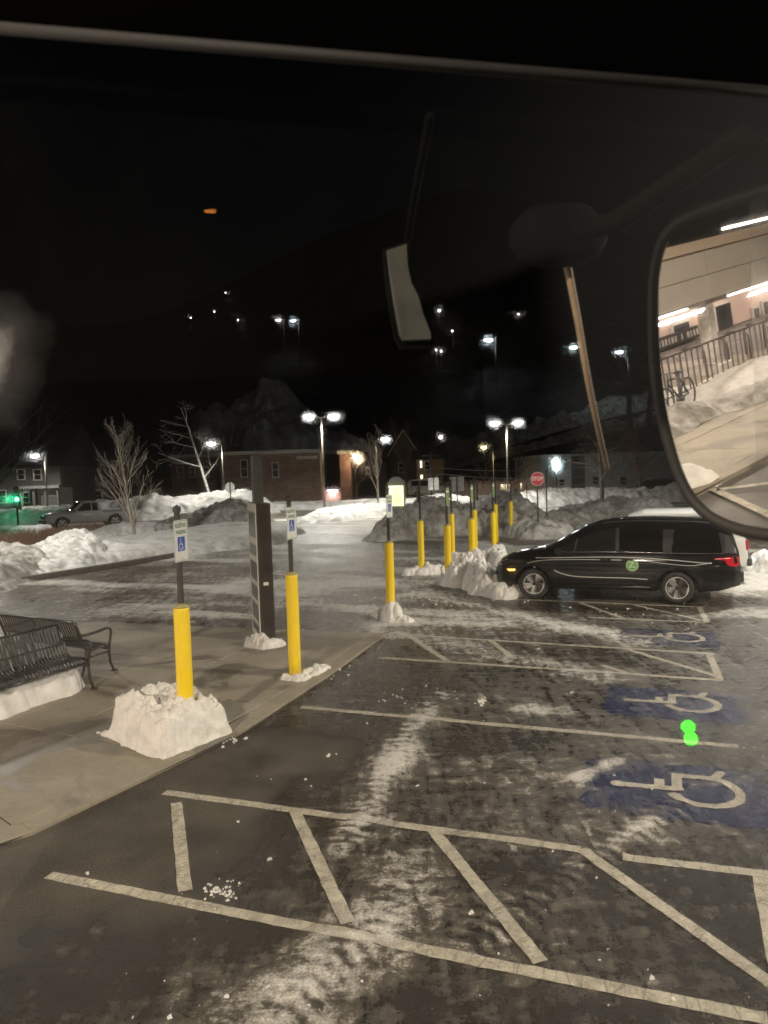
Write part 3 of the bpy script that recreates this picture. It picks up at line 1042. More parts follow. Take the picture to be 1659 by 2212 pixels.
pb = pr + pl_ - pf
block('large square-cut block of packed snow around the first yellow bollard', [pf, pr, pb, pl_], (0.42, 0.36, 0.52, 0.52), 21)
sb('small crumbled spill of snow at the left foot of the big snow block', [(255, 1598, 0.10, 0.10), (215, 1590, 0.05, 0.05)], 0.012, M_SNOWN, 23, name='snow_spill', lump=0.8, lsc=9, cat='snow')
# snow left under the near bench
bl = []
for k in np.linspace(0.03, 1.0, 6):
    p = b1_foot - d1 * (0.25 + k * 2.2) - fy1 * 0.55
    bl.append((p[0], p[1], 0.48, 0.36))
snow_bank('snow_bank', 'old grey snow bank packed under and behind the nearer bench', bl, 0.025, M_SNOWN, 31, lump=0.25, lsc=2.5, flat=4)
pm_ = (c1_ + c2_) / 2 - d1 * 0.5
snow_bank('snow_bank', 'snow heap between the two benches reaching the backrests', [(pm_[0], pm_[1], 0.5, 0.72), (pm_[0] - d1[0] * 1.2, pm_[1] - d1[1] * 1.2, 0.6, 0.85)], 0.03, M_SNOWN, 33, lump=0.25, lsc=2.5)
# collars of snow round the feet of posts
sb('low slushy snow collar round the foot of the brown pillar', [(545, 1398, 0.16, 0.16), (570, 1402, 0.20, 0.20), (600, 1398, 0.16, 0.12)], 0.016, M_SNOWN, 41, name='snow_collar', lump=0.8, lsc=7, cat='snow')
sb('low snow collar round the foot of the bollard beside the pillar', [(618, 1470, 0.13, 0.07), (645, 1474, 0.13, 0.08), (690, 1450, 0.18, 0.08)], 0.014, M_SNOWN, 43, name='snow_collar', lump=0.9, lsc=8, cat='snow')
sb('snow clump at the foot of the bollard at the kerb end', [(815, 1330, 0.16, 0.10), (850, 1342, 0.20, 0.26), (880, 1345, 0.14, 0.08)], 0.018, M_SNOWN, 45, name='snow_collar', lump=0.8, lsc=6, cat='snow')
sb('row of snow clods round the bollard with the sign seen from behind', [(885, 1242, 0.25, 0.14), (920, 1240, 0.30, 0.24), (960, 1238, 0.25, 0.16)], 0.03, M_SNOWN, 47, name='snow_clods', lump=0.9, lsc=4.5, cat='snow')
sb('thick broken snow clods pushed up in front of the van bumper', [(950, 1262, 0.22, 0.18), (990, 1266, 0.36, 0.50), (1022, 1262, 0.42, 0.72), (1052, 1282, 0.40, 0.42), (1092, 1292, 0.25, 0.22)], 0.024, M_SNOWN, 49, name='snow_clods', lump=0.75, lsc=3.2, cat='snow')
sb('low line of snow clods between the two bollard rows', [(975, 1212, 0.3, 0.22), (1030, 1214, 0.3, 0.2), (1070, 1212, 0.4, 0.35), (1085, 1222, 0.3, 0.2)], 0.035, M_SNOWN, 51, name='snow_clods', lump=0.9, lsc=4, cat='snow')

# plowed banks, near to far
GB = 'plowed snow banks along the roads'
sb('dirty plowed snow bank on the road island at the left edge', [(-150, 1282, 2.0, 0.6), (20, 1232, 2.3, 0.75), (85, 1222, 1.6, 0.6)], 0.07, M_SNOWD, 61, group=GB, lump=0.34, lsc=2.4)
sb('snow bank with a brown dirt streak on the island left of the bare tree', [(60, 1245, 1.0, 0.3), (135, 1222, 1.8, 0.6), (185, 1206, 2.3, 0.95), (225, 1205, 1.6, 0.5)], 0.07, M_SNOW, 63, group=GB, lump=0.34, lsc=2.4)
sb('smooth undisturbed snow field on the island around the young bare tree', [(-60, 1235, 3.5, 0.36), (160, 1205, 4.0, 0.45), (300, 1190, 4.2, 0.50), (440, 1172, 4.0, 0.55), (530, 1158, 2.6, 0.6)], 0.12, M_SNOW, 65, group=GB, lump=0.05, lsc=1.2, flat=6)
sb('rounded snow mound behind the trunk of the young bare tree', [(255, 1167, 1.8, 0.75), (300, 1165, 1.6, 0.7), (350, 1163, 1.5, 0.6)], 0.09, M_SNOW, 67, group=GB, lump=0.34, lsc=2.2)
sb('tall lumpy grey snow pile behind the sign bollard and left of the brown pillar', [(400, 1150, 2.0, 0.9), (460, 1145, 2.4, 1.4), (520, 1148, 2.0, 1.55), (560, 1150, 1.3, 0.7)], 0.09, M_SNOWD, 69, group=GB, lump=0.36, lsc=2.0)
sb('long snow bank along the far road behind the pickup truck', [(-120, 1136, 2.0, 1.0), (40, 1131, 2.2, 1.05), (130, 1127, 2.0, 0.95), (230, 1124, 2.4, 1.3), (330, 1120, 2.6, 1.5), (430, 1114, 2.8, 1.6), (520, 1110, 2.8, 1.5)], 0.16, M_SNOW, 71, group=GB, lump=0.36, lsc=1.5)
sb('low snow strip in front of the brick apartment building', [(600, 1100, 2.5, 0.6), (720, 1096, 2.5, 0.6), (840, 1094, 2.5, 0.6), (930, 1096, 2.5, 0.7)], 0.18, M_SNOW, 73, group=GB, lump=0.2, lsc=1)
sb('snow covered traffic island under the tall double lamp', [(690, 1128, 1.6, 0.55), (740, 1118, 2.2, 0.75), (800, 1112, 2.2, 0.7), (860, 1108, 2.0, 0.6)], 0.10, M_SNOW, 75, group=GB, lump=0.34, lsc=2.2)
sb('high lumpy snow pile behind the bollards in the middle of the lot', [(830, 1166, 0.9, 0.5), (875, 1158, 1.5, 1.15), (930, 1152, 1.8, 1.65), (985, 1150, 1.5, 1.1), (1040, 1150, 1.3, 0.9)], 0.07, M_SNOWD, 77, group=GB, lump=0.40, lsc=2.3)
sb('white snow ridge beyond the lumpy pile', [(880, 1105, 2.0, 0.75), (950, 1100, 2.2, 0.95), (1010, 1112, 2.4, 0.8)], 0.12, M_SNOW, 79, group=GB, lump=0.38, lsc=1.8)
sb('tall dirty snow pile behind the rightmost bollard', [(1040, 1122, 1.6, 1.1), (1085, 1128, 1.9, 1.65), (1120, 1150, 1.7, 1.3), (1175, 1160, 1.3, 0.8)], 0.08, M_SNOWD, 81, group=GB, lump=0.36, lsc=2.2)
sb('large grey snow heap behind the van roof', [(1195, 1140, 1.8, 0.8), (1260, 1134, 2.4, 1.1), (1330, 1130, 2.6, 1.35), (1390, 1132, 2.0, 1.1)], 0.09, M_SNOWD, 83, group=GB, lump=0.36, lsc=2.2)
sb('bright snow wall along the street beside the apartment block', [(1120, 1096, 2.2, 1.0), (1190, 1090, 2.4, 1.1), (1300, 1084, 2.2, 1.0), (1440, 1082, 2.2, 1.1), (1560, 1080, 2.2, 1.0)], 0.13, M_SNOW, 85, group=GB, lump=0.4, lsc=1.8)
sb('small snow clods behind the rear bumper of the van', [(1612, 1228, 0.5, 0.35), (1660, 1232, 0.6, 0.4), (1720, 1236, 0.6, 0.4)], 0.05, M_SNOW, 87, name='snow_clods', group=GB, lump=0.8, lsc=2.5, cat='snow')

# loose crumbs all over the lot
cb = MB()
rnd = random.Random(5)
def crumb(x, y, r):
    n = 6
    vs = []
    st_ = rnd.uniform(0.6, 1.6)
    ro_ = rnd.uniform(0, pi)
    for k in range(n):
        a = 2 * pi * k / n + rnd.uniform(-0.4, 0.4)
        ex, ey = r * cos(a) * st_ * rnd.uniform(0.5, 1.2), r * sin(a) / st_ * rnd.uniform(0.5, 1.2)
        vs.append((x + ex * cos(ro_) - ey * sin(ro_), y + ex * sin(ro_) + ey * cos(ro_), 0.0))
    for k in range(n):
        vs.append((x + (vs[k][0] - x) * 0.75, y + (vs[k][1] - y) * 0.75, r * rnd.uniform(0.5, 1.0)))
    vs.append((x, y, r * rnd.uniform(0.6, 1.1)))
    fs = [(k, (k + 1) % n, n + (k + 1) % n, n + k) for k in range(n)] + [(n + k, n + (k + 1) % n, 2 * n) for k in range(n)]
    cb.add(vs, fs)
for i in range(420):
    px, py = rnd.uniform(0, 1659), 1240 + 960 * rnd.random() ** 1.5
    g = G(px, py)
    s_ = float(slush(np.array([g[0]]), np.array([g[1]]))[0])
    if rnd.random() < 0.15 + s_ * 0.8:
        crumb(g[0], g[1], rnd.choice((0.004, 0.005, 0.006, 0.008, 0.012, 0.018)) * rnd.uniform(0.6, 1.3))
for cx_, cy_, n_, sp, rr in ((482, 1925, 60, 0.07, 0.011), (905, 1510, 30, 0.3, 0.014), (1045, 1517, 16, 0.06, 0.022), (720, 1632, 3, 0.03, 0.02), (1100, 1285, 30, 0.6, 0.03), (880, 1300, 40, 0.7, 0.03), (1390, 1325, 30, 0.7, 0.02), (680, 1455, 25, 0.3, 0.02), (590, 1400, 20, 0.3, 0.02), (500, 1605, 10, 0.08, 0.02)):
    g = G(cx_, cy_)
    for i in range(n_):
        crumb(g[0] + rnd.gauss(0, sp), g[1] + rnd.gauss(0, sp), rr * rnd.uniform(0.4, 1.3))
tag(cb.build('snow_crumbs', M_SNOWN), 'loose white snow crumbs scattered over the parking lot', 'snow', kind='stuff')
for px, py, r_, lb in ((1112, 1290, 0.17, 'largest loose snow chunk beside the front wheel of the van'), (1078, 1286, 0.12, 'smaller loose snow chunk left of the largest one by the van')):
    g = G(px, py)
    bm = bmesh.new()
    bmesh.ops.create_icosphere(bm, subdivisions=4, radius=r_)
    for v in bm.verts:
        p = np.array(v.co)
        k = 0.75 + 0.5 * float(fbm(np.array([p[0] * 9 + px]), np.array([p[1] * 9 + p[2] * 7]), 3, 4)[0]) - 0.25 * float(worley(np.array([p[0] * 12 + p[2] * 5]), np.array([p[1] * 12 + p[2] * 9]), 5)[0])
        v.co = v.co * k * 1.1
    me = bpy.data.meshes.new('snow_chunk')
    bm.to_mesh(me)
    bm.free()
    me.materials.append(M_SNOWN)
    o = link('snow_chunk', me)
    o.location = (g[0], g[1], r_ * 0.62)
    tag(o, lb, 'snow', 'snow chunks in front of the van')
# ================================================================== vehicles
M_BLACKPAINT = simple('black_car_paint', (0.005, 0.005, 0.006), 0.10, var=0.1, spec=0.5, coat=0.0)
M_TYRE = simple('tyre_rubber', (0.022, 0.021, 0.020), 0.8, bump=0.2)
M_RIMD = simple('rim_dark', (0.012, 0.012, 0.012), 0.35)
M_ALU = simple('rim_alloy', (0.95, 0.93, 0.90), 0.4, metal=0.0, var=0.05)
M_CHROME = simple('chrome', (0.75, 0.75, 0.75), 0.12, metal=1.0, var=0.03)
M_REDL = simple('tail_lamp_red', (0.42, 0.010, 0.018), 0.15, var=0.1, coat=0.8)
M_AMBER = glow('amber_marker_on', (1.0, 0.50, 0.03), 1.0)
M_HIGHLIGHT = simple('satin_highlight', (0.85, 0.84, 0.82), 0.42, metal=0.6, var=0.05)  # pale satin tubes stand in for lamp highlights along the body creases
M_HEADL = simple('headlamp_glass', (0.32, 0.32, 0.32), 0.12, metal=0.4, coat=1.0)
M_BLACKPL = simple('black_plastic', (0.014, 0.014, 0.014), 0.5)
tg_ = NT('car_glass')
tg_.b.inputs['Base Color'].default_value = (0.010, 0.012, 0.012, 1)
tg_.b.inputs['Roughness'].default_value = 0.05
tg_.b.inputs['Specular IOR Level'].default_value = 0.7
M_CARGLASS = tg_.m
tg_ = NT('privacy_glass')
tg_.b.inputs['Base Color'].default_value = (0.004, 0.004, 0.004, 1)
tg_.b.inputs['Roughness'].default_value = 0.06
M_PRIV = tg_.m

class Body:
    def __init__(self, top, wid, plan, crown, floor, ridges=()):
        self.top, self.wid, self.plan, self.crown, self.floor, self.ridges = (np.array(top, float), np.array(wid, float), np.array(plan, float), np.array(crown, float), np.array(floor, float), ridges)
    def zt(self, x):
        return np.interp(x, self.top[:, 0], self.top[:, 1])
    def hw(self, x, z):
        return np.interp(z, self.wid[:, 0], self.wid[:, 1]) * np.interp(x, self.plan[:, 0], self.plan[:, 1])
    def pt(self, x, z, off=0.0):
        return Vector((x, float(self.hw(x, z)) + off, z))
    def grid(self, dx=0.025, ns=36, nc=14):
        xs = np.arange(self.top[0, 0], self.top[-1, 0] + 1e-6, dx)
        rows = []
        for x in xs:
            zt = float(self.zt(x))
            zb = float(np.interp(x, self.floor[:, 0], self.floor[:, 1]))
            r = min(float(np.interp(x, self.crown[:, 0], self.crown[:, 1])), (zt - zb) * 0.6)
            zs = np.linspace(zb, zt - r, ns)
            ys = self.hw(x, zs)
            q = np.linspace(0, 1, nc + 1)[1:]
            y2 = ys[-1] * (1 - q)
            z2 = zt - r + r * (1 - (1 - q) ** 2.86)
            rows.append(np.stack([np.full(ns + nc + 1, x), np.concatenate([[0], ys, y2]), np.concatenate([[zb], zs, z2])], -1))
        return xs, np.array(rows)
def split_body(body, classify, mats, parent, dx=0.025, ns=36, nc=14):
    xs, R = body.grid(dx, ns, nc)
    nu, nv = R.shape[:2]
    parts = {}
    V = R.reshape(-1, 3)
    F = gridfaces(nu, nv)
    C_ = V[F].mean(1)
    lev = np.tile(np.arange(nv - 1), nu - 1)
    for sgn_ in (1, -1):
        V2 = V * np.array([1, sgn_, 1])
        names = [classify(c[0], c[1], c[2], l >= ns, sgn_) for c, l in zip(C_, lev)]
        for nm in set(names):
            if nm is None:
                continue
            sel = np.array([q == nm for q in names])
            ff = F[sel] if sgn_ == 1 else F[sel][:, ::-1]
            parts.setdefault(nm, []).append((V2, ff))
    # end caps
    for idx in (0, nu - 1):
        loop = R[idx]
        full = np.concatenate([loop, loop[::-1] * np.array([1, -1, 1])])
        cen = full.mean(0)
        VV = np.concatenate([full, cen[None]])
        n = len(full)
        parts.setdefault('body', []).append((VV, np.array([(i, (i + 1) % n, n, n) for i in range(n)])))
    out = {}
    for nm, lst in parts.items():
        b = MB()
        for VV, ff in lst:
            used, inv = np.unique(ff, return_inverse=True)
            fl = [tuple(dict.fromkeys(q)) for q in inv.reshape(-1, 4).tolist()]
            b.add(VV[used], fl)
        me_name = nm.split('#')[0]
        o = b.build(me_name, mats[me_name], parent, True)
        bm = bmesh.new()
        bm.from_mesh(o.data)
        bmesh.ops.remove_doubles(bm, verts=bm.verts, dist=0.0005)
        bmesh.ops.recalc_face_normals(bm, faces=bm.faces)
        bm.to_mesh(o.data)
        bm.free()
        out[nm] = o
    return out
def wheel(parent, x, y, r, wd, spokes, steer=0.0, rim=0.68, alloy=True, side=1):
    w = bpy.data.objects.new('wheel', None)
    COL.objects.link(w)
    w.empty_display_size = 0.1
    w.parent = parent
    w.location = (x, y, r)
    w.rotation_euler = (0, 0, steer)
    M = Matrix.Rotation(-pi / 2 * side, 4, 'X')       # local z -> outward
    k = r * rim
    MB().lathe([(k, -wd / 2), (r * 0.93, -wd / 2), (r, -wd / 2 + 0.03), (r, wd / 2 - 0.03), (r * 0.94, wd / 2), (k + 0.02, wd / 2 + 0.004), (k, wd / 2 - 0.012)], 40, M).build('tyre', M_TYRE, w, True)
    MB().lathe([(k, -wd / 2), (k, wd / 2 - 0.05), (k * 0.95, wd / 2 - 0.055)], 36, M).build('rim', M_RIMD, w, True)
    if alloy:
        zf = wd / 2 - 0.02
        lip = MB()
        n = 40
        vs = []
        for rr, zz in ((k * 1.0, zf + 0.012), (k * 0.955, zf + 0.012)):
            vs += [M @ Vector((rr * cos(2 * pi * i / n), rr * sin(2 * pi * i / n), zz)) for i in range(n)]
        lip.add(vs, [(i, (i + 1) % n, n + (i + 1) % n, n + i) for i in range(n)])
        lip.build('rim_lip', M_ALU, w)
        for s_ in range(spokes):
            a0 = 2 * pi * s_ / spokes + 0.3
            sp = MB()
            for da, wdt in ((-0.17, 0.066), (0.17, 0.066)):
                p0 = Vector((k * 0.17 * cos(a0 + da * 2), k * 0.17 * sin(a0 + da * 2), 0))
                p1 = Vector((k * 0.95 * cos(a0 + da), k * 0.95 * sin(a0 + da), 0))
                d = (p1 - p0).normalized()
                nn = Vector((-d.y, d.x, 0))
                q = [p0 + nn * wdt * 0.30, p0 - nn * wdt * 0.30, p1 - nn * wdt * 0.62, p1 + nn * wdt * 0.62]
                sp.prism([(v.x, v.y) for v in q], zf - 0.02, zf + 0.008, M)
            sp.build('spoke', M_ALU, w)
        MB().lathe([(k * 0.2, zf - 0.03), (k * 0.2, zf + 0.004), (k * 0.14, zf + 0.012)], 16, M).build('hub_cap', M_RIMD, w)
    return w
def hug(body, pts, r, name, mat, parent, side=1, n=6, off=0.002, flat=None):
    q = [body.pt(x, z, off) for x, z in pts]
    if side < 0:
        q = [Vector((v.x, -v.y, v.z)) for v in q]
    return MB().tube(q, r, n).build(name, mat, parent, True)
def smooth_pts(pts, n=40):
    P = np.array(pts, float)
    t = np.linspace(0, len(P) - 1, n)
    out = []
    for q in t:
        i = min(int(q), len(P) - 2)
        f_ = q - i
        p0, p1, p2, p3 = P[max(i - 1, 0)], P[i], P[i + 1], P[min(i + 2, len(P) - 1)]
        out.append(0.5 * (2 * p1 + (p2 - p0) * f_ + (2 * p0 - 5 * p1 + 4 * p2 - p3) * f_ ** 2 + (3 * p1 - p0 - 3 * p2 + p3) * f_ ** 3))
    return [tuple(o) for o in out]

# ---------------- black minivan
vf, vr_ = G(1149, 1291)[:2], G(1470, 1303)[:2]
vd = (vf - vr_) / np.linalg.norm(vf - vr_)
vyaw = atan2(vd[1], vd[0])
vleft = np.array([-vd[1], vd[0]])
vcen = (vf + vr_) / 2 - vleft * 0.83
van = thing('black_minivan', 'black minivan with green round door badge parked behind the bollards', 'minivan', (vcen[0], vcen[1], 0.0), vyaw)
VB = Body(
    top=[(-2.70, 0.78), (-2.68, 1.10), (-2.58, 1.42), (-2.48, 1.60), (-2.30, 1.685), (-1.8, 1.735), (-1.0, 1.755), (-0.3, 1.745), (0.1, 1.70), (0.4, 1.60), (0.8, 1.40), (1.15, 1.205), (1.30, 1.135), (1.5, 1.10), (1.9, 1.02), (2.15, 0.945), (2.30, 0.87), (2.38, 0.78), (2.44, 0.64)],
    wid=[(0.2, 0.90), (0.35, 0.965), (0.50, 0.985), (0.62, 0.992), (0.74, 0.985), (0.80, 0.998), (0.87, 1.0), (0.93, 0.985), (1.05, 0.955), (1.08, 0.94), (1.35, 0.855), (1.6, 0.765), (1.8, 0.70)],
    plan=[(-2.70, 0.82), (-2.6, 0.90), (-2.4, 0.955), (-2.0, 0.985), (-1.3, 1.0), (1.2, 1.0), (1.7, 0.985), (2.0, 0.94), (2.2, 0.87), (2.35, 0.76), (2.44, 0.62)],
    crown=[(-2.7, 0.10), (-2.4, 0.12), (0.2, 0.13), (0.6, 0.12), (1.2, 0.10), (1.8, 0.12), (2.44, 0.10)],
    floor=[(-2.7, 0.42), (-2.3, 0.30), (-1.9, 0.26), (1.9, 0.24), (2.2, 0.26), (2.44, 0.36)])
XF, XR, WR = 1.50, -1.50, 0.335
def van_cls(x, y, z, crown, sg):
    zt = float(VB.zt(x))
    for xw in (XF, XR):
        if (x - xw) ** 2 + (z - WR) ** 2 < 0.405 ** 2 and not crown and z < 0.80:
            return None
    # windscreen
    if 0.20 < x < 1.22 and crown and y < 0.88 * float(VB.hw(x, min(zt, 1.6))):
        return 'windscreen'
    if -2.66 < x < -2.50 and crown is False and z > 1.10 and y < 0.1:
        return 'body'
    if x < -2.50 and crown and zt > 1.12 and zt < 1.60 and y < 0.62:
        return 'rear_window'
    if not crown and z > 1.075:
        lim = zt - 0.185
        # the sloping front edge of the door glass follows the pillar
        if z < lim and z < 1.585:
            if -0.28 < x < 1.10 - (z - 1.075) * 1.62:
                if 0.60 - (z - 1.075) * 0.2 < x:
                    return 'quarter_light#%d' % sg
                if x < 0.565 - (z - 1.075) * 0.2:
                    return 'front_window#%d' % sg
            if -1.22 < x < -0.34:
                return 'sliding_door_window#%d' % sg
            if -2.36 + (z - 1.075) * 0.15 < x < -1.40 - (z - 1.1) * 0.10:
                return 'rear_side_window#%d' % sg
            return 'window_pillar#%d' % sg
    return 'body'
VM = {'body': M_BLACKPAINT, 'windscreen': M_CARGLASS, 'rear_window': M_PRIV, 'quarter_light': M_CARGLASS, 'front_window': M_CARGLASS, 'sliding_door_window': M_PRIV, 'rear_side_window': M_PRIV, 'window_pillar': simple('pillar_gloss', (0.020, 0.020, 0.019), 0.3, coat=0.3)}
split_body(VB, van_cls, VM, van)
for xw in (XF, XR):
    for sg in (1, -1):
        wheel(van, xw, sg * 0.845, WR, 0.235, 5, steer=(0.20 if xw > 0 else 0.0), side=sg)
        pts = [(xw + 0.408 * cos(a), WR + 0.408 * sin(a)) for a in np.linspace(radians(-8), radians(188), 30)]
        hug(VB, pts, 0.011, 'wheel_arch', M_BLACKPAINT, van, sg)
for sg in (1, -1):
    hug(VB, smooth_pts([(1.02, 1.062), (0.4, 1.064), (-0.4, 1.075), (-1.2, 1.066), (-1.7, 1.062), (-2.38, 1.066)]), 0.008, 'window_trim', M_CHROME, van, sg)
    hug(VB, smooth_pts([(1.42, 0.925), (0.9, 0.935), (0.3, 0.955), (-0.3, 0.965), (-0.9, 0.95), (-1.5, 0.915), (-1.95, 0.875), (-2.15, 0.868)]), 0.010, 'crease_highlight', M_HIGHLIGHT, van, sg)
    hug(VB, smooth_pts([(1.62, 0.80), (1.40, 0.855), (1.1, 0.885), (0.5, 0.90), (-0.3, 0.908), (-0.9, 0.885), (-1.4, 0.835), (-1.75, 0.812), (-1.95, 0.84), (-2.12, 0.866)]), 0.007, 'crease_highlight', M_HIGHLIGHT, van, sg)
    hug(VB, smooth_pts([(1.02, 0.66), (0.85, 0.585), (0.6, 0.535), (0.2, 0.522), (-0.5, 0.522), (-0.92, 0.505)]), 0.010, 'crease_highlight', M_HIGHLIGHT, van, sg)
    hug(VB, smooth_pts([(1.05, 0.345), (0.2, 0.335), (-1.0, 0.335)]), 0.014, 'sill', M_BLACKPAINT, van, sg)
    # door gaps
    for pts in ([(0.98, 1.05), (1.02, 0.8), (0.96, 0.40)], [(-0.30, 1.06), (-0.31, 0.8), (-0.30, 0.36)], [(-1.28, 1.06), (-1.26, 0.85), (-1.12, 0.70), (-1.05, 0.5)], [(-2.1, 0.90), (-1.0, 0.905), (-0.95, 0.90)]):
        hug(VB, smooth_pts(pts, 20), 0.004, 'door_gap', M_BLACKPL, van, sg, off=0.0)
    for xh in (-0.08, -0.52):
        h_ = MB()
        p = VB.pt(xh, 0.915, 0.022)
        h_.bbox((p.x, sg * p.y, p.z), (0.23, 0.03, 0.034), 0.01)
        h_.build('door_handle', M_BLACKPAINT, van)
    mr = MB()
    mr.bbox((0.90, sg * 1.06, 1.10), (0.11, 0.21, 0.16), 0.03)
    mr.build('door_mirror', M_BLACKPAINT, van)
    MB().tube([(0.86, sg * 0.93, 1.06), (0.88, sg * 1.0, 1.06)], 0.03, 6).build('mirror_foot', M_BLACKPL, van)
    hl = MB()
    qs = [(2.36, 0.72), (2.30, 0.80), (2.12, 0.87), (1.96, 0.86), (2.06, 0.80), (2.22, 0.74)]
    vs = [VB.pt(x, z, 0.008) for x, z in qs]
    hl.add([(v.x, sg * v.y, v.z) for v in vs], [tuple(range(6))])
    hl.build('headlamp', M_HEADL, van)
    am = MB()
    qs = [(2.10, 0.655), (1.90, 0.668), (1.885, 0.64), (1.93, 0.612), (2.05, 0.605)]
    vs = [VB.pt(x, z, 0.010) for x, z in qs]
    am.add([(v.x, sg * v.y, v.z) for v in vs], [tuple(range(5))])
    am.build('side_marker', M_AMBER, van)
    tl = MB()
    qs = [(-2.18, 0.955), (-2.36, 0.975), (-2.52, 0.99), (-2.66, 1.00), (-2.685, 0.84), (-2.60, 0.80), (-2.46, 0.83), (-2.40, 0.93)]
    vs = [VB.pt(x, z, 0.012) for x, z in qs]
    tl.add([(v.x, sg * v.y, v.z) for v in vs], [tuple(range(8))])
    tl.build('tail_lamp', M_REDL, van)
    hug(VB, [(-2.22, 0.955), (-2.5, 0.972)], 0.006, 'tail_lamp_bar', glow('tail_lit', (1.0, 0.03, 0.04), 0.5), van, sg, off=0.016)
    hug(VB, [(-1.80, 0.78), (-1.90, 0.78)], 0.006, 'reflector_mark', M_CHROME, van, sg)
    hug(VB, [(-2.18, 0.81), (-2.30, 0.81)], 0.006, 'reflector_mark', M_CHROME, van, sg)
    MB().tube([(x, sg * float(VB.hw(x, 1.72)) * 0.93, float(VB.zt(x)) - 0.035) for x in np.linspace(-2.2, 0.0, 12)], 0.014, 6).build('roof_rail', M_BLACKPL, van)
bp = MB()
bp.bbox((2.40, 0, 0.42), (0.14, 1.30, 0.22), 0.03)
bp.build('front_bumper', M_BLACKPL, van)
bp = MB()
bp.bbox((-2.70, 0, 0.58), (0.12, 1.50, 0.26), 0.03)
bp.build('rear_bumper', M_BLACKPL, van)
MB().bbox((-2.58, 0, 1.66), (0.22, 1.25, 0.03), 0.01).build('roof_spoiler', M_BLACKPAINT, van)
MB().box((0, 0, 0.34), (4.6, 1.5, 0.16)).build('underbody', M_BLACKPL, van)
# round green badge with a white Z on the sliding door
M_BADGE = simple('badge_green', (0.20, 0.42, 0.14), 0.4, var=0.05)
M_BADGEW = simple('badge_white', (0.62, 0.72, 0.55), 0.4, var=0.03)
bx_, bz_ = -0.62, 0.80
bpnt = VB.pt(bx_, bz_, 0.014)
badge = MB()
BM4 = Matrix(((-1, 0, 0, 0), (0, 0, 1, 0), (0, 1, 0, 0), (0, 0, 0, 1)))
badge.lathe([(0.125, 0.0), (0.125, 0.004)], 32)
bo = badge.build('door_badge', M_BADGEW, van)
bo.matrix_local = Matrix.Translation(bpnt) @ BM4
MB().lathe([(0.111, 0.0045), (0.111, 0.006)], 32).build('badge_disc', M_BADGE, bo)
text_mesh('badge_letter', 'Z', 0.17, M_BADGEW, bo, (-0.015, 0.008, 0.0075), width=1.0, bold=0.004)
MB().box((0.05, -0.036, 0.0075), (0.06, 0.012, 0.001)).build('badge_stroke', M_BADGEW, bo)
MB().lathe([(0.014, 0.0072), (0.014, 0.0085)], 12).build('badge_dot', M_BLACKPL, bo).location = (-0.005, -0.055, 0)

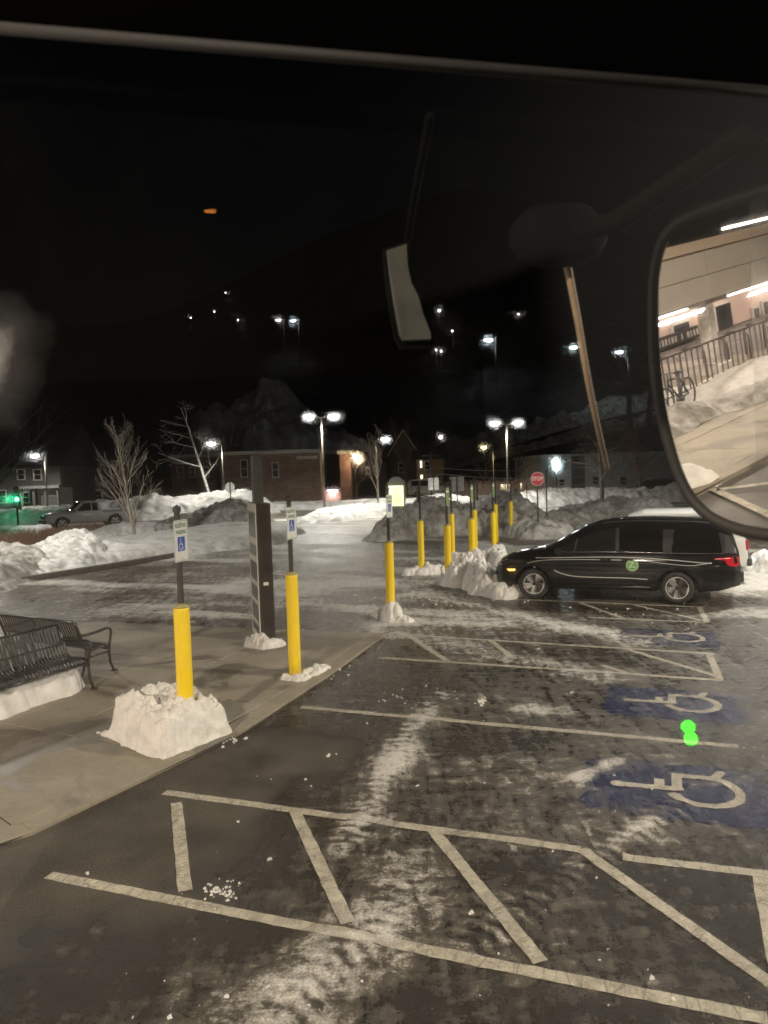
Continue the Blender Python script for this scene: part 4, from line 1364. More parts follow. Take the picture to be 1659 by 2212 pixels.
# ---------------- white suv behind the van
M_WHITEP = simple('white_car_paint', (0.66, 0.66, 0.64), 0.3, var=0.03, coat=0.8)
M_SILVERP = simple('silver_car_paint', (0.30, 0.30, 0.29), 0.4, metal=0.0, var=0.03, coat=0.6)
def wagon(name, label, cat, loc, yaw, paint, L=4.6, H=1.7, Wd=1.85, pick=False, dark=M_CARGLASS, group=None, dx=0.05):
    t = thing(name, label, cat, loc, yaw, group)
    k = L / 4.6
    h = H / 1.7
    if pick:
        top = [(-2.3, 0.95), (-2.25, 1.0), (-0.75, 1.0), (-0.70, 1.05), (-0.62, 1.55), (-0.45, 1.68), (0.2, 1.70), (0.42, 1.62), (0.85, 1.14), (0.95, 1.10), (1.9, 1.02), (2.2, 0.94), (2.3, 0.75)]
    else:
        top = [(-2.3, 0.75), (-2.26, 1.05), (-2.12, 1.45), (-1.95, 1.62), (-1.2, 1.70), (0.0, 1.69), (0.35, 1.58), (0.95, 1.14), (1.1, 1.08), (1.8, 1.0), (2.15, 0.90), (2.3, 0.68)]
    w2 = Wd / 2
    B = Body(top=[(x * k, z * h) for x, z in top],
             wid=[(0.25, w2 * 0.9), (0.5, w2 * 0.985), (0.8, w2), (1.02, w2 * 0.97), (1.6, w2 * 0.74), (1.8, w2 * 0.68)],
             plan=[(-2.3 * k, 0.9), (-2.0 * k, 0.98), (-1.2 * k, 1.0), (1.4 * k, 1.0), (2.0 * k, 0.95), (2.3 * k, 0.8)],
             crown=[(-3, 0.10), (3, 0.10)], floor=[(-2.3 * k, 0.42), (-1.8 * k, 0.34), (1.8 * k, 0.34), (2.3 * k, 0.42)])
    xf, xr, wr = 1.42 * k, -1.40 * k, 0.36 if pick else 0.34
    def cls(x, y, z, crown, sg):
        zt = float(B.zt(x))
        for xw in (xf, xr):
            if (x - xw) ** 2 + (z - wr) ** 2 < (wr + 0.08) ** 2 and not crown and z < 0.86:
                return None
        xx = x / k
        if crown and (0.42 if pick else 0.36) < xx < 0.95:
            return 'windscreen' if y < 0.86 * float(B.hw(x, 1.4)) else 'body'
        if not crown and z > 1.06 * h and z < zt - 0.17:
            if pick:
                if -0.5 < xx < -0.18:
                    return 'rear_side_window#%d' % sg
                if -0.10 < xx < 0.72 - (z - 1.06) * 1.0:
                    return 'front_window#%d' % sg
            else:
                if -1.95 < xx < -1.05:
                    return 'rear_side_window#%d' % sg
                if -0.97 < xx < -0.1:
                    return 'side_window#%d' % sg
                if -0.02 < xx < 0.85 - (z - 1.06) * 1.2:
                    return 'front_window#%d' % sg
        return 'body'
    ms = {'body': paint}
    for q in ('windscreen', 'rear_side_window', 'side_window', 'front_window'):
        ms[q] = dark
    split_body(B, cls, ms, t, dx, 20, 8)
    for xw in (xf, xr):
        for sg in (1, -1):
            wheel(t, xw, sg * (w2 - 0.12), wr, 0.22, 5, side=sg)
            hug(B, [(xw + (wr + 0.085) * cos(a), wr + (wr + 0.085) * sin(a)) for a in np.linspace(0, pi, 16)], 0.016, 'wheel_arch', M_BLACKPL if pick else paint, t, sg)
    for sg in (1, -1):
        MB().bbox((0.78 * k, sg * (w2 + 0.1), 1.08 * h), (0.10, 0.18, 0.15), 0.02).build('door_mirror', M_BLACKPL, t)
        p = B.pt(2.2 * k, 0.80, 0.01)
        MB().bbox((p.x - 0.02, sg * (p.y - 0.12), 0.80), (0.16, 0.30, 0.14), 0.02).build('headlamp', M_HEADL, t)
        MB().bbox((-2.28 * k, sg * w2 * 0.82, 0.92), (0.08, 0.16, 0.26), 0.02).build('tail_lamp', M_REDL, t)
        hug(B, [(0.0, 1.0 * h), (0.0, 0.45)], 0.005, 'door_gap', M_BLACKPL, t, sg, off=0)
    MB().bbox((2.30 * k, 0, 0.50), (0.16, Wd * 0.88, 0.20), 0.03).build('front_bumper', M_BLACKPL if pick else paint, t)
    MB().bbox((2.285 * k, 0, 0.76), (0.07, Wd * 0.52, 0.16), 0.02).build('grille', M_BLACKPL, t)
    MB().bbox((-2.32 * k, 0, 0.52), (0.14, Wd * 0.9, 0.20), 0.03).build('rear_bumper', M_CHROME if pick else M_BLACKPL, t)
    MB().box((0, 0, 0.40), (3.9 * k, Wd * 0.72, 0.16)).build('underbody', M_BLACKPL, t)
    return t
wp = vcen - vleft * 3.0 - vd * 0.62
wagon('white_suv', 'white car parked behind the black minivan, its rear showing past the bumper', 'car', (wp[0], wp[1], 0), vyaw, M_WHITEP, 4.75, 1.78, 1.9)
pp = G(187, 1139)[:2]
pk = wagon('pickup_truck', 'pale old pickup truck standing on the far road at the left', 'pickup truck', (pp[0], pp[1], 0), radians(215), M_SILVERP, 5.2, 1.75, 1.85, pick=True, dx=0.06)
p_ = G(927, 1074)[:2]
wagon('parked_van', 'white delivery van parked by the house with lit windows', 'van', (p_[0], p_[1], 0), radians(10), M_WHITEP, 5.0, 2.1, 1.9, dx=0.1)
p_ = G(1408, 1077)[:2]
wagon('dark_car', 'dark car parked beside the apartment block next to the mirror edge', 'car', (p_[0], p_[1], 0), radians(185), simple('dark_paint', (0.01, 0.01, 0.012), 0.3, coat=0.8), 4.6, 1.7, 1.85, dx=0.1)
# ================================================================== lamps
M_POLE = simple('lamp_pole_bronze', (0.10, 0.085, 0.065), 0.4, metal=0.3)
M_LHEAD = simple('lamp_head', (0.05, 0.047, 0.042), 0.45)
M_LED = glow('led_lens', (1.0, 0.985, 0.94), 40.0)
M_LEDC = glow('led_lens_cool', (0.82, 0.97, 1.0), 30.0)
M_WARM = glow('warm_bulb', (1.0, 0.80, 0.42), 14.0)
M_RED = glow('red_lens', (1.0, 0.08, 0.02), 14.0)
M_CONC2 = simple('lamp_base_concrete', (0.30, 0.28, 0.25), 0.85, bump=0.3)
def lamp_light(name, loc, power, col, parent, size=0.25):
    ld = bpy.data.lights.new(name, 'SPOT')
    ld.energy = power
    ld.color = col
    ld.spot_size = radians(172)
    ld.spot_blend = 0.5
    ld.shadow_soft_size = size
    lo = bpy.data.objects.new(name, ld)
    COL.objects.link(lo)
    lo.parent = parent
    lo.location = loc
    return lo
def lot_lamp(base, top_z, arms, label, power, base_h=0.0, lens=M_LED, col=(1.0, 0.95, 0.86), r=0.075, arm=0.55, ground=0.0, head=0.62, lens_sc=1.0):
    """arms: list of azimuths"""
    t = thing('parking_lot_lamp', label, 'street lamp', (base[0], base[1], ground), 0, 'lamps of the parking lot')
    if base_h:
        MB().lathe([(0.30, -0.1), (0.30, base_h - 0.03), (0.27, base_h)], 20).build('concrete_base', M_CONC2, t, True)
    p = MB()
    p.tube([(0, 0, base_h), (0, 0, top_z)], [r, r * 0.62], 10)
    p.build('pole', M_POLE, t, True)
    MB().bbox((0, 0, base_h + 0.03), (0.30, 0.30, 0.06), 0.01).build('base_plate', M_POLE, t)
    for a in arms:
        c, s_ = cos(a), sin(a)
        MB().tube([(0, 0, top_z - 0.12), (c * arm * 0.5, s_ * arm * 0.5, top_z + 0.02), (c * arm, s_ * arm, top_z + 0.06)], 0.035, 6).build('arm', M_POLE, t, True)
        rot = Matrix.Rotation(a, 3, 'Z')
        hd = MB()
        hd.bbox((c * (arm + head * 0.4), s_ * (arm + head * 0.4), top_z + 0.10), (head, 0.34, 0.08), 0.03, rot)
        ho = hd.build('lamp_head', M_LHEAD, t)
        ln = MB()
        M4 = Matrix.Translation((c * (arm + head * 0.42), s_ * (arm + head * 0.42), top_z + 0.056)) @ rot.to_4x4() @ Matrix.Diagonal((head * 0.40 * lens_sc, 0.20 * lens_sc, 0.16 * lens_sc, 1))
        ln.lathe([(0.02, -1.0), (0.5, -0.87), (0.87, -0.5), (1.0, 0.0)], 14, M4)          # bowl enlarged to give each lamp a round glow
        ln.build('lens', lens, ho, True)
        if power:
            lamp_light('lamp_light', (c * (arm + head * 0.42), s_ * (arm + head * 0.42), top_z - 0.30), power, col, t)
    return t
def lamp_px(px_base, py_base, py_top, arms, label, power, **kw):
    b = G(px_base, py_base)
    k = (AT(px_base, py_top, b[1])[2])
    return lot_lamp(b, k, arms, label, power, **kw)
PW = 560
lamp_px(104, 1120, 984, [pi], 'single lamp over the road behind the pickup truck', PW * 1.2, lens_sc=1.3)
lamp_px(486, 1112, 958, [pi], 'single lamp beside the leaning birch tree', PW, lens_sc=1.3)
lamp_px(702, 1121, 900, [pi + 0.2, 0.2], 'tallest double headed lamp on a concrete foot in the middle island', PW * 1.9, base_h=0.75, lens_sc=1.4)
lamp_px(816, 1096, 950, [0.0], 'single lamp between the brick building and the gabled house', PW, lens_sc=1.4)
lamp_px(1098, 1104, 914, [pi + 0.1, 0.1], 'double headed lamp above the snow piles right of centre', PW * 1.1, lens_sc=1.3)
# lamps beyond the frame: some read off the shadows, the rest added for brightness
lot_lamp((15.0, 5.0, 0), 8.5, [pi], 'parking lot lamp at the right beyond the bays', 5200, base_h=0.75, col=(1.0, 0.88, 0.72))
lot_lamp((13.0, 19.0, 0), 8.0, [pi - 0.3], 'added parking lot lamp right of the minivan', 2200, base_h=0.75)  # added beyond the frame, no lamp seen there
lot_lamp((-14.9, 24.5, 0), 8.0, [-pi / 2], 'parking lot lamp on the island at the left', 2000, base_h=0.75)

lot_lamp((-6.5, -8.0, 0), 9.0, [pi / 2], 'added fill lamp behind the bus', 5200, base_h=0.75, col=(1.0, 0.84, 0.66))  # added out of view as fill light for the foreground
# lamps mirrored in the pane, built as far lights on the hillside
def hill_lamp(px, py, Y, label, lens, h=6.0, sc=1.0, arms=(pi,), **kw):
    # walk outwards until the hill is h metres under the sight line
    d = ray(px, py)
    for y in np.arange(90, 320, 0.5):
        p = CAM + d * (y / d[1])
        if p[2] - float(hill(np.array(p[0]), np.array(p[1]))) < h:
            break
    g = float(hill(np.array(p[0]), np.array(p[1])))
    return lot_lamp((p[0], p[1]), p[2] - g, list(arms), label, 0, ground=g - 0.1, lens=lens, lens_sc=sc, **kw)
M_FAR = glow('far_bulb', (1.0, 0.93, 0.80), 8.0)
hl = [(613, 690, 'reflected warm white lamp set high on the hillside with a visible pole', M_FAR, 1.5), (645, 692, 'reflected bluish lamp beside the warm white one on the hillside', M_LEDC, 1.2),
      (1070, 733, 'reflected bright cool lamp set on the hill above the double lamp', M_LEDC, 1.8), (1255, 749, 'reflected cool lamp set on the hill left of the big mirror', M_LEDC, 1.4), (1356, 759, 'reflected cool lamp set on the hill nearest the big mirror', M_LEDC, 1.3)]
for px, py, lb, ln, sc in hl:
    hill_lamp(px, py, 0, lb, ln, 9.0, sc, r=0.12, head=1.0, arm=0.8)
dots = [(487, 633), (463, 674), (412, 687), (514, 692), (949, 672), (977, 716), (942, 757), (953, 760), (1120, 680), (952, 946)]  # specks of light in the pane, built as bulbs on posts
for i, (px, py) in enumerate(dots):
    d = ray(px, py)
    for y in np.arange(90, 320, 0.5):
        p = CAM + d * (y / d[1])
        if p[2] - float(hill(np.array(p[0]), np.array(p[1]))) < 3.0:
            break
    g = float(hill(np.array(p[0]), np.array(p[1])))
    o = thing('hillside_bulb', 'tiny stand-in light on the dark hillside, ' + ('lowest of the left four', 'upper of the left four', 'leftmost of all', 'right one of the left four', 'warm one right of the pillar', 'second below the warm one', 'left of a close pair', 'right of a close pair', 'faint one near the mirror bracket', 'just above the gabled house')[i], 'light', (p[0], p[1], g), 0, 'small lights on the hillside')
    MB().tube([(0, 0, 0), (0, 0, p[2] - g)], 0.06, 6).build('post', M_POLE, o)
    q = MB().lathe([(0.02, -0.18), (0.16, -0.1), (0.2, 0.0), (0.16, 0.1), (0.02, 0.18)], 10).build('bulb', M_FAR, o, True)
    q.location = (0, 0, p[2] - g + 0.1)
    q.scale = (0.8 + 0.5 * (i in (4, 9)),) * 3

# warm street light and glowing post lamp near the stop sign
lamp_px(1068, 1090, 966, [pi], 'small warm street lamp left of the double lamp', 200, lens=M_WARM, col=(1, 0.75, 0.4), r=0.05, head=0.5)
p_ = G(1203, 1083)
t = thing('post_lamp', 'slim post with a bright vertical cool white lamp near the stop sign', 'lamp', (p_[0], p_[1], 0))
zt_ = AT(1200, 990, p_[1])[2]
MB().tube([(0, 0, 0), (0, 0, zt_ - 1.0)], 0.07, 8).build('post', M_POST, t, True)
MB().lathe([(0.05, zt_ - 1.05), (0.22, zt_ - 0.95), (0.25, zt_ - 0.3), (0.12, zt_)], 14).build('lantern', glow('lantern_glow', (0.75, 0.95, 1.0), 25), t, True)

# ================================================================== signs and posts
M_REDS = simple('stop_red', (0.50, 0.018, 0.022), 0.4, var=0.05)
def facing_cam(p):
    return atan2(-p[1], -p[0])
def post_sign(px, py_base, py_top, kind, label, w=0.6, h=0.75, yaw_off=0.0, lean=0.0):
    b = G(px, py_base)
    zt = AT(px, py_top, b[1])[2]
    yaw = facing_cam(b) + yaw_off - pi / 2
    t = thing('road_sign', label, 'road sign', (b[0], b[1], 0), yaw)
    MB().bbox((0, 0, zt / 2), (0.06, 0.06, zt), 0.005).build('post', M_POST, t)
    z = zt - h / 2
    m4 = Matrix.Translation((0, 0.035, z)) @ BM4
    if kind == 'stop':
        pl = [(w / 2 / cos(pi / 8) * cos(pi / 8 + k * pi / 4), w / 2 / cos(pi / 8) * sin(pi / 8 + k * pi / 4)) for k in range(8)]
        MB().prism(pl, 0, 0.004).build('border', M_SIGNW, t).matrix_local = m4
        o = MB().prism([(x * 0.94, y * 0.94) for x, y in pl], 0.0045, 0.006).build('sign_face', M_REDS, t)
        o.matrix_local = m4
        text_mesh('lettering', 'STOP', w * 0.40, M_SIGNW, o, (0, 0, 0.0075), width=0.85, bold=0.004)
    elif kind == 'octback':
        pl = [(w / 2 / cos(pi / 8) * cos(pi / 8 + k * pi / 4), w / 2 / cos(pi / 8) * sin(pi / 8 + k * pi / 4)) for k in range(8)]
        MB().prism(pl, -0.07, -0.066).build('sign_back', simple('alu_back', (0.42, 0.42, 0.40), 0.4, metal=0.4), t).matrix_local = m4
    elif kind == 'back':
        MB().prism(rrect(w, h, 0.05), -0.075, -0.071).build('sign_back', simple('alu_back_white', (0.60, 0.60, 0.59), 0.4, metal=0.1), t).matrix_local = m4
    return t
post_sign(1163, 1161, 1020, 'stop', 'red stop sign on a thin black post behind the van bonnet', 0.55, 0.55, 0.25)
post_sign(1182, 1146, 1016, None, 'plain thin dark post right of the stop sign', 0.1, 0.1)
post_sign(1139, 1105, 1040, None, 'thin dark post left of the stop sign among snow banks', 0.1, 0.1)
post_sign(938, 1095, 1032, 'back', 'smaller white rectangular sign seen from behind by the delivery van', 0.85, 1.0, 0.1)
post_sign(989, 1122, 1030, 'back', 'larger white rectangular sign seen from behind on a slanted post', 0.85, 0.85, 0.05)
post_sign(1033, 1125, 1045, None, 'thin dark post between the bollards and the far snow pile', 0.1, 0.1)
post_sign(500, 1118, 1042, 'octback', 'octagonal sign seen from behind in front of the brick building', 0.75, 0.75, 0.5)

# lit yellow information board with an arched dark frame
p_ = G(858, 1112)
t = thing('lit_board', 'glowing yellow notice board in an arched dark frame behind the bollards', 'sign board', (p_[0], p_[1], 0), facing_cam(p_) - pi / 2 - 0.25)
k = (AT(875, 1060, p_[1]) - AT(842, 1060, p_[1]))[0]
z0, z1, za = AT(857, 1093, p_[1])[2], AT(857, 1049, p_[1])[2], AT(857, 1030, p_[1])[2]
arch = [(-k * 0.56, 0), (k * 0.56, 0), (k * 0.56, z1)] + [(k * 0.56 * cos(a), z1 + (za - z1) * sin(a)) for a in np.linspace(0.2, pi - 0.2, 12)] + [(-k * 0.56, z1)]
MB().prism(arch, -0.12, 0.12, RX90).build('frame', simple('board_frame', (0.035, 0.038, 0.030), 0.5), t)
bd = MB()
bd.box((0, 0.135, (z0 + z1) / 2), (k, 0.03, z1 - z0))
bo = bd.build('lit_panel', glow('lit_panel_yellow', (0.80, 0.82, 0.10), 0.55), t)
M_BTXT = simple('board_print', (0.25, 0.28, 0.05), 0.6)
rb = random.Random(3)
for i in range(9):
    zz = z1 - (z1 - z0) * (0.12 + 0.09 * i)
    wl = k * rb.uniform(0.35, 0.7)
    MB().box((rb.uniform(-0.05, 0.05) * k, 0.152, zz), (wl, 0.004, (z1 - z0) * 0.028)).build('print_line', M_BTXT, bo)

# green traffic signal at the left
p_ = AT(38, 1112, 52.0)
t = thing('traffic_light', 'traffic signal showing a bright green light in front of the porch house', 'traffic light', (p_[0], p_[1], 0), facing_cam(p_) - pi / 2)
zg = AT(28, 1078, p_[1])[2]
MB().tube([(0, 0, 0), (0, 0, zg + 0.9)], 0.08, 8).build('pole', M_POST, t, True)
MB().bbox((0, 0.22, zg + 0.3), (0.36, 0.26, 1.1), 0.03).build('signal_head', M_POST, t)
MG = glow('green_lens', (0.05, 1.0, 0.42), 16.0)
for i, mt in enumerate((MG, simple('amber_off', (0.10, 0.05, 0.01), 0.3), simple('red_off', (0.10, 0.01, 0.01), 0.3))):
    MB().lathe([(0.13, 0.35), (0.13, 0.37), (0.08, 0.39)], 16, Matrix.Translation((0, 0, zg - 0.02 + 0.34 * i)) @ Matrix.Rotation(-pi / 2, 4, 'X')).build('lens', mt, t)
gl = bpy.data.lights.new('green_light', 'POINT')
gl.energy = 14
gl.color = (0.05, 1.0, 0.45)
gl.shadow_soft_size = 0.15
go = bpy.data.objects.new('green_light', gl)
COL.objects.link(go)
go.parent = t
go.location = (0.5, -0.6, zg)

# ================================================================== buildings
def brick_mat(name, a, b, mort, sc):
    t = NT(name)
    br = t.n('ShaderNodeTexBrick')
    br.inputs['Scale'].default_value = sc
    br.inputs['Color1'].default_value = (*a, 1)
    br.inputs['Color2'].default_value = (*b, 1)
    br.inputs['Mortar'].default_value = (*mort, 1)
    br.inputs['Mortar Size'].default_value = 0.025
    br.inputs['Bias'].default_value = -0.1
    br.inputs['Brick Width'].default_value = 0.9
    br.inputs['Row Height'].default_value = 0.3
    v = t.coords('Object', (1, 1, 1), (radians(-90), 0, 0))
    t.l(v, br.inputs['Vector'])
    n = t.noise(t.coords(), 0.8, 5)
    t.l(t.mix(t.ramp(n, [(0.35, 0.0), (0.7, 0.6)]), br.outputs['Color'], tuple(q * 0.55 for q in a)), t.b.inputs['Base Color'])
    t.b.inputs['Roughness'].default_value = 0.9
    return t.m
M_BRICK = brick_mat('brick', (0.16, 0.098, 0.068), (0.23, 0.16, 0.12), (0.36, 0.31, 0.26), 1.6)
M_BRICKD = brick_mat('brick_dark', (0.16, 0.075, 0.05), (0.22, 0.12, 0.08), (0.2, 0.17, 0.14), 1.6)
M_PARAPET = simple('parapet', (0.45, 0.43, 0.39), 0.7)
M_SIDING = simple('grey_siding', (0.42, 0.42, 0.40), 0.7, var=0.08)
M_SIDED = simple('dark_siding', (0.085, 0.083, 0.078), 0.8)
M_TAN = simple('tan_siding', (0.24, 0.17, 0.11), 0.8)
M_ROOF = simple('dark_roof', (0.03, 0.028, 0.027), 0.9)
M_WFR = simple('window_frame', (0.5, 0.48, 0.44), 0.6)
M_WIN = simple('dark_window', (0.012, 0.013, 0.014), 0.12)
M_WLIT = glow('lit_window', (1.0, 0.82, 0.52), 1.6)
M_WLITP = glow('lit_entrance', (1.0, 0.78, 0.72), 1.1)

def block_building(name, label, x0, x1, ytop, Yd, depth, mat, wins=(), parapet=None, roof='flat', ridge=0.0, lit=(), wmat=None):
    """x0, x1 and ytop are sight lines to the facade that stands at distance Yd"""
    a, b = AT(x0, 1060, Yd), AT(x1, 1060, Yd)
    hz = AT((x0 + x1) / 2, ytop, Yd)[2]
    t = thing(name, label, 'building', ((a[0] + b[0]) / 2, Yd, 0))
    wdt = b[0] - a[0]
    w = MB()
    w.box((0, depth / 2, hz / 2 - 0.25), (wdt, depth, hz + 0.5))
    w.build('wall', mat, t)
    if parapet is not None:
        MB().box((0, depth / 2, hz + 0.14), (wdt + 0.4, depth + 0.4, 0.34)).build('parapet', parapet, t)
    if roof == 'gable':
        r = MB()
        y0, y1 = -0.4, depth + 0.4
        hw = wdt / 2 + 0.4
        r.add([(-hw, y0, hz), (hw, y0, hz), (0, y0, hz + ridge), (-hw, y1, hz), (hw, y1, hz), (0, y1, hz + ridge)], [(0, 1, 2), (5, 4, 3), (0, 2, 5, 3), (2, 1, 4, 5), (1, 0, 3, 4)])
        r.build('roof', M_ROOF, t)
        g = MB()
        g.add([(-wdt / 2, -0.42, hz), (wdt / 2, -0.42, hz), (0, -0.42, hz + ridge * 0.9)], [(0, 1, 2)])
        g.build('gable', mat, t)
        for sx in (-1, 1):
            MB().tube([(sx * hw, -0.45, hz), (0, -0.45, hz + ridge)], 0.12, 4).build('barge_board', M_PARAPET, t)
    elif roof == 'side':
        r = MB()
        hw = wdt / 2 + 0.4
        r.add([(-hw, -0.5, hz), (hw, -0.5, hz), (hw, depth + 0.5, hz), (-hw, depth + 0.5, hz), (-hw, depth / 2, hz + ridge), (hw, depth / 2, hz + ridge)], [(0, 1, 5, 4), (2, 3, 4, 5), (1, 2, 5), (3, 0, 4), (3, 2, 1, 0)])
        r.build('roof', M_ROOF, t)
    for i, (wx0, wx1, wy0, wy1) in enumerate(wins):
        p0, p1 = AT(wx0, wy1, Yd), AT(wx1, wy0, Yd)
        cx, cz = (p0[0] + p1[0]) / 2 - t.location.x, (p0[2] + p1[2]) / 2
        ww, hh = p1[0] - p0[0], p1[2] - p0[2]
        f_ = MB()
        for q in (-1, 1):
            f_.box((cx + q * (ww / 2 + 0.05), -0.05, cz), (0.1, 0.1, hh + 0.2))
            f_.box((cx, -0.05, cz + q * (hh / 2 + 0.05)), (ww, 0.1, 0.1))
        f_.box((cx, -0.045, cz), (ww, 0.07, 0.06))
        fo = f_.build('window', wmat or M_WFR, t)
        MB().box((cx, -0.012, cz), (ww, 0.02, hh)).build('pane', (M_WLIT if i in lit else M_WIN), fo)
    return t
bb = block_building('brick_apartments', 'two storey red brick apartment building with pale parapet', 478, 694, 980, 72, 14, M_BRICK, [(560 - 38, 571 - 38, 995, 1030), (563 - 38, 575 - 38, 1055, 1090), (590, 600, 1000, 1030)], M_PARAPET)
# pale panel under the parapet, recess and second wing
q0, q1 = AT(640, 992, 71.7), AT(685, 984, 71.7)
MB().box(((q0[0] + q1[0]) / 2 - bb.location.x, -0.08, (q0[2] + q1[2]) / 2), (q1[0] - q0[0], 0.12, q1[2] - q0[2])).build('pale_panel', M_PARAPET, bb)
block_building('brick_stair_wing', 'dark recessed stair wing joining the brick apartments', 693, 738, 980, 78, 10, M_SIDED, (), M_PARAPET)
w2_ = block_building('brick_wing', 'narrow dark wing at the right end of the brick apartments', 736, 759, 980, 73, 12, M_BRICKD, (), M_PARAPET)
MB().lathe([(0.02, -0.2), (0.2, -0.1), (0.22, 0.05), (0.05, 0.2)], 10).build('wall_lamp', M_WARM, w2_, True).location = (w2_.location.x * 0 + 1.0, -0.5, AT(759, 985, 73)[2])
wl = bpy.data.lights.new('wall_lamp_light', 'POINT')
wl.energy = 220
wl.color = (1, 0.72, 0.45)
wl.shadow_soft_size = 0.2
wo = bpy.data.objects.new('wall_lamp_light', wl)
COL.objects.link(wo)
wo.parent = w2_
wo.location = (1.3, -0.8, AT(759, 985, 73)[2] - 0.3)
e0, e1 = AT(695, 1092, 74), AT(736, 1058, 74)
en = thing('lit_entrance', 'pink lit brick entrance niche between the two brick wings', 'entrance', ((e0[0] + e1[0]) / 2, 76.5, 0))
MB().box((0, 0, (e0[2] + e1[2]) / 2), (e1[0] - e0[0], 0.3, e1[2] - e0[2] + 0.5)).build('wall', M_BRICK, en)
MB().box((0, -0.6, e1[2] + 0.05), (e1[0] - e0[0], 1.4, 0.14)).build('canopy', M_PARAPET, en)
MB().box((0, -0.4, e1[2] - 0.08), (1.0, 0.3, 0.08)).build('ceiling_lamp', glow('entrance_tube', (1.0, 0.80, 0.86), 10), en)
lamp_light('entrance_light', (0, -0.5, e1[2] - 0.2), 140, (1.0, 0.72, 0.78), en)
block_building('long_brick_house', 'dark long brick house behind the birch tree', 372, 470, 988, 78, 10, M_BRICKD, [(385, 395, 1010, 1030), (440, 450, 1010, 1030), (412, 420, 1010, 1030)], M_PARAPET)
lh = block_building('porch_house', 'dark wooden house with a porch lit green by the traffic signal', -60, 132, 1010, 66, 9, M_SIDED, [(40, 52, 1015, 1035), (75, 88, 1015, 1036), (52, 62, 1064, 1085), (95, 108, 1064, 1085), (0, 12, 1060, 1085)], None, 'side', 4.0)
# porch: floor, posts, roof, railing
px0, px1 = AT(48, 1090, 63)[0] - lh.location.x, AT(126, 1090, 63)[0] - lh.location.x
zp = AT(80, 1096, 63)[2]
zr = AT(80, 1055, 63)[2]
M_PORCH = simple('porch_wood', (0.40, 0.42, 0.38), 0.7)
MB().box(((px0 + px1) / 2, -1.6, zp / 2 + 0.1), (px1 - px0, 3.0, zp)).build('porch_floor', M_PORCH, lh)
MB().box(((px0 + px1) / 2, -1.6, zr + 0.1), (px1 - px0 + 0.5, 3.4, 0.22)).build('porch_roof', M_SIDED, lh)
MB().box(((px0 + px1) / 2, -0.06, (zr + zp) / 2), (px1 - px0, 0.06, zr - zp)).build('porch_wall', M_PORCH, lh)
for i in range(4):
    x = px0 + (px1 - px0) * i / 3
    MB().box((x, -3.0, (zr + zp) / 2), (0.16, 0.16, zr - zp)).build('porch_post', M_SIDED, lh)
for i in range(16):
    x = px0 + (px1 - px0) * (0.55 + 0.45 * i / 15)
    MB().box((x, -3.0, zp + 0.5), (0.05, 0.05, 0.8)).build('baluster', M_SIDED, lh)
MB().box((px0 + (px1 - px0) * 0.775, -3.0, zp + 0.95), ((px1 - px0) * 0.45, 0.08, 0.08)).build('handrail', M_SIDED, lh)
block_building('gabled_house', 'tall dark house with a pointed gable behind the bare trees at left', 145, 232, 1010, 74, 10, M_SIDED, [(205, 220, 1060, 1082), (160, 172, 1062, 1080), (180, 192, 1012, 1030)], None, 'gable', 3.6)
block_building('pointed_house', 'tall brown house with a steep gable right of the single lamp', 846, 902, 985, 92, 10, M_SIDED, [(862, 872, 1000, 1020)], None, 'gable', 3.2)
block_building('row_house', 'pale row house with dark windows behind the young street tree', 764, 838, 1000, 90, 10, M_SIDED, [(775, 783, 1008, 1024), (790, 798, 1008, 1024), (808, 816, 1008, 1024)], None, 'side', 1.5)
block_building('lit_house', 'brown house with strips of lit windows beside the delivery van', 905, 960, 992, 86, 9, M_TAN, [(908, 911, 996, 1010), (909, 913, 1026, 1042), (909, 914, 1044, 1060), (922, 930, 1028, 1044), (918, 930, 997, 1014), (944, 952, 1028, 1050)], None, 'side', 1.2, lit=(0, 1, 2))
ab = block_building('apartment_block', 'pale grey three storey apartment block behind the snow wall', 1168, 1452, 985, 74, 14, M_SIDING, [(1186, 1197, 998, 1010), (1214, 1224, 992, 1003), (1300, 1311, 992, 1006), (1208, 1219, 1036, 1050), (1280, 1292, 1030, 1046), (1340, 1352, 1030, 1046), (1372, 1383, 988, 1004)], M_PARAPET, wmat=M_PARAPET)
r0, r1 = AT(1236, 1085, 73.9), AT(1262, 985, 73.9)
MB().box(((r0[0] + r1[0]) / 2 - ab.location.x, -0.1, r1[2] / 2), (r1[0] - r0[0], 0.25, r1[2])).build('stair_recess', M_SIDED, ab)
sd = block_building('small_store', 'low shop front with a bright window behind the bare bushes', 1075, 1130, 1040, 84, 8, M_TAN, [(1081, 1102, 1046, 1062), (1124, 1129, 1044, 1056)], None, lit=(0, 1))

# snow heap mirrored in the pane, built far behind the brick building
pts = []
for px, pyb, pyt, wd_ in ((500, 1050, 900, 7), (545, 1050, 885, 11), (572, 1050, 872, 12), (600, 1050, 868, 12), (628, 1050, 880, 11), (655, 1050, 905, 11), (700, 1050, 945, 9)):
    p = AT(px, pyt, 100)
    pts.append((p[0], 100, wd_, p[2] * 1.02))
snow_bank('reflected_snow_heap', 'dim grey reflected snow heap, built as a mountain behind the brick building', pts, 0.3, M_SNOW, 93, lump=2.6, lsc=0.34, pw=0.5, flat=2, cat='snow pile')
bl_ = AT(600, 1060, 89)
lot_lamp((bl_[0], 89.0, 0), 4.2, [0.0], 'added low lamp hidden behind the brick building', 900)  # added out of sight to light the snow heap
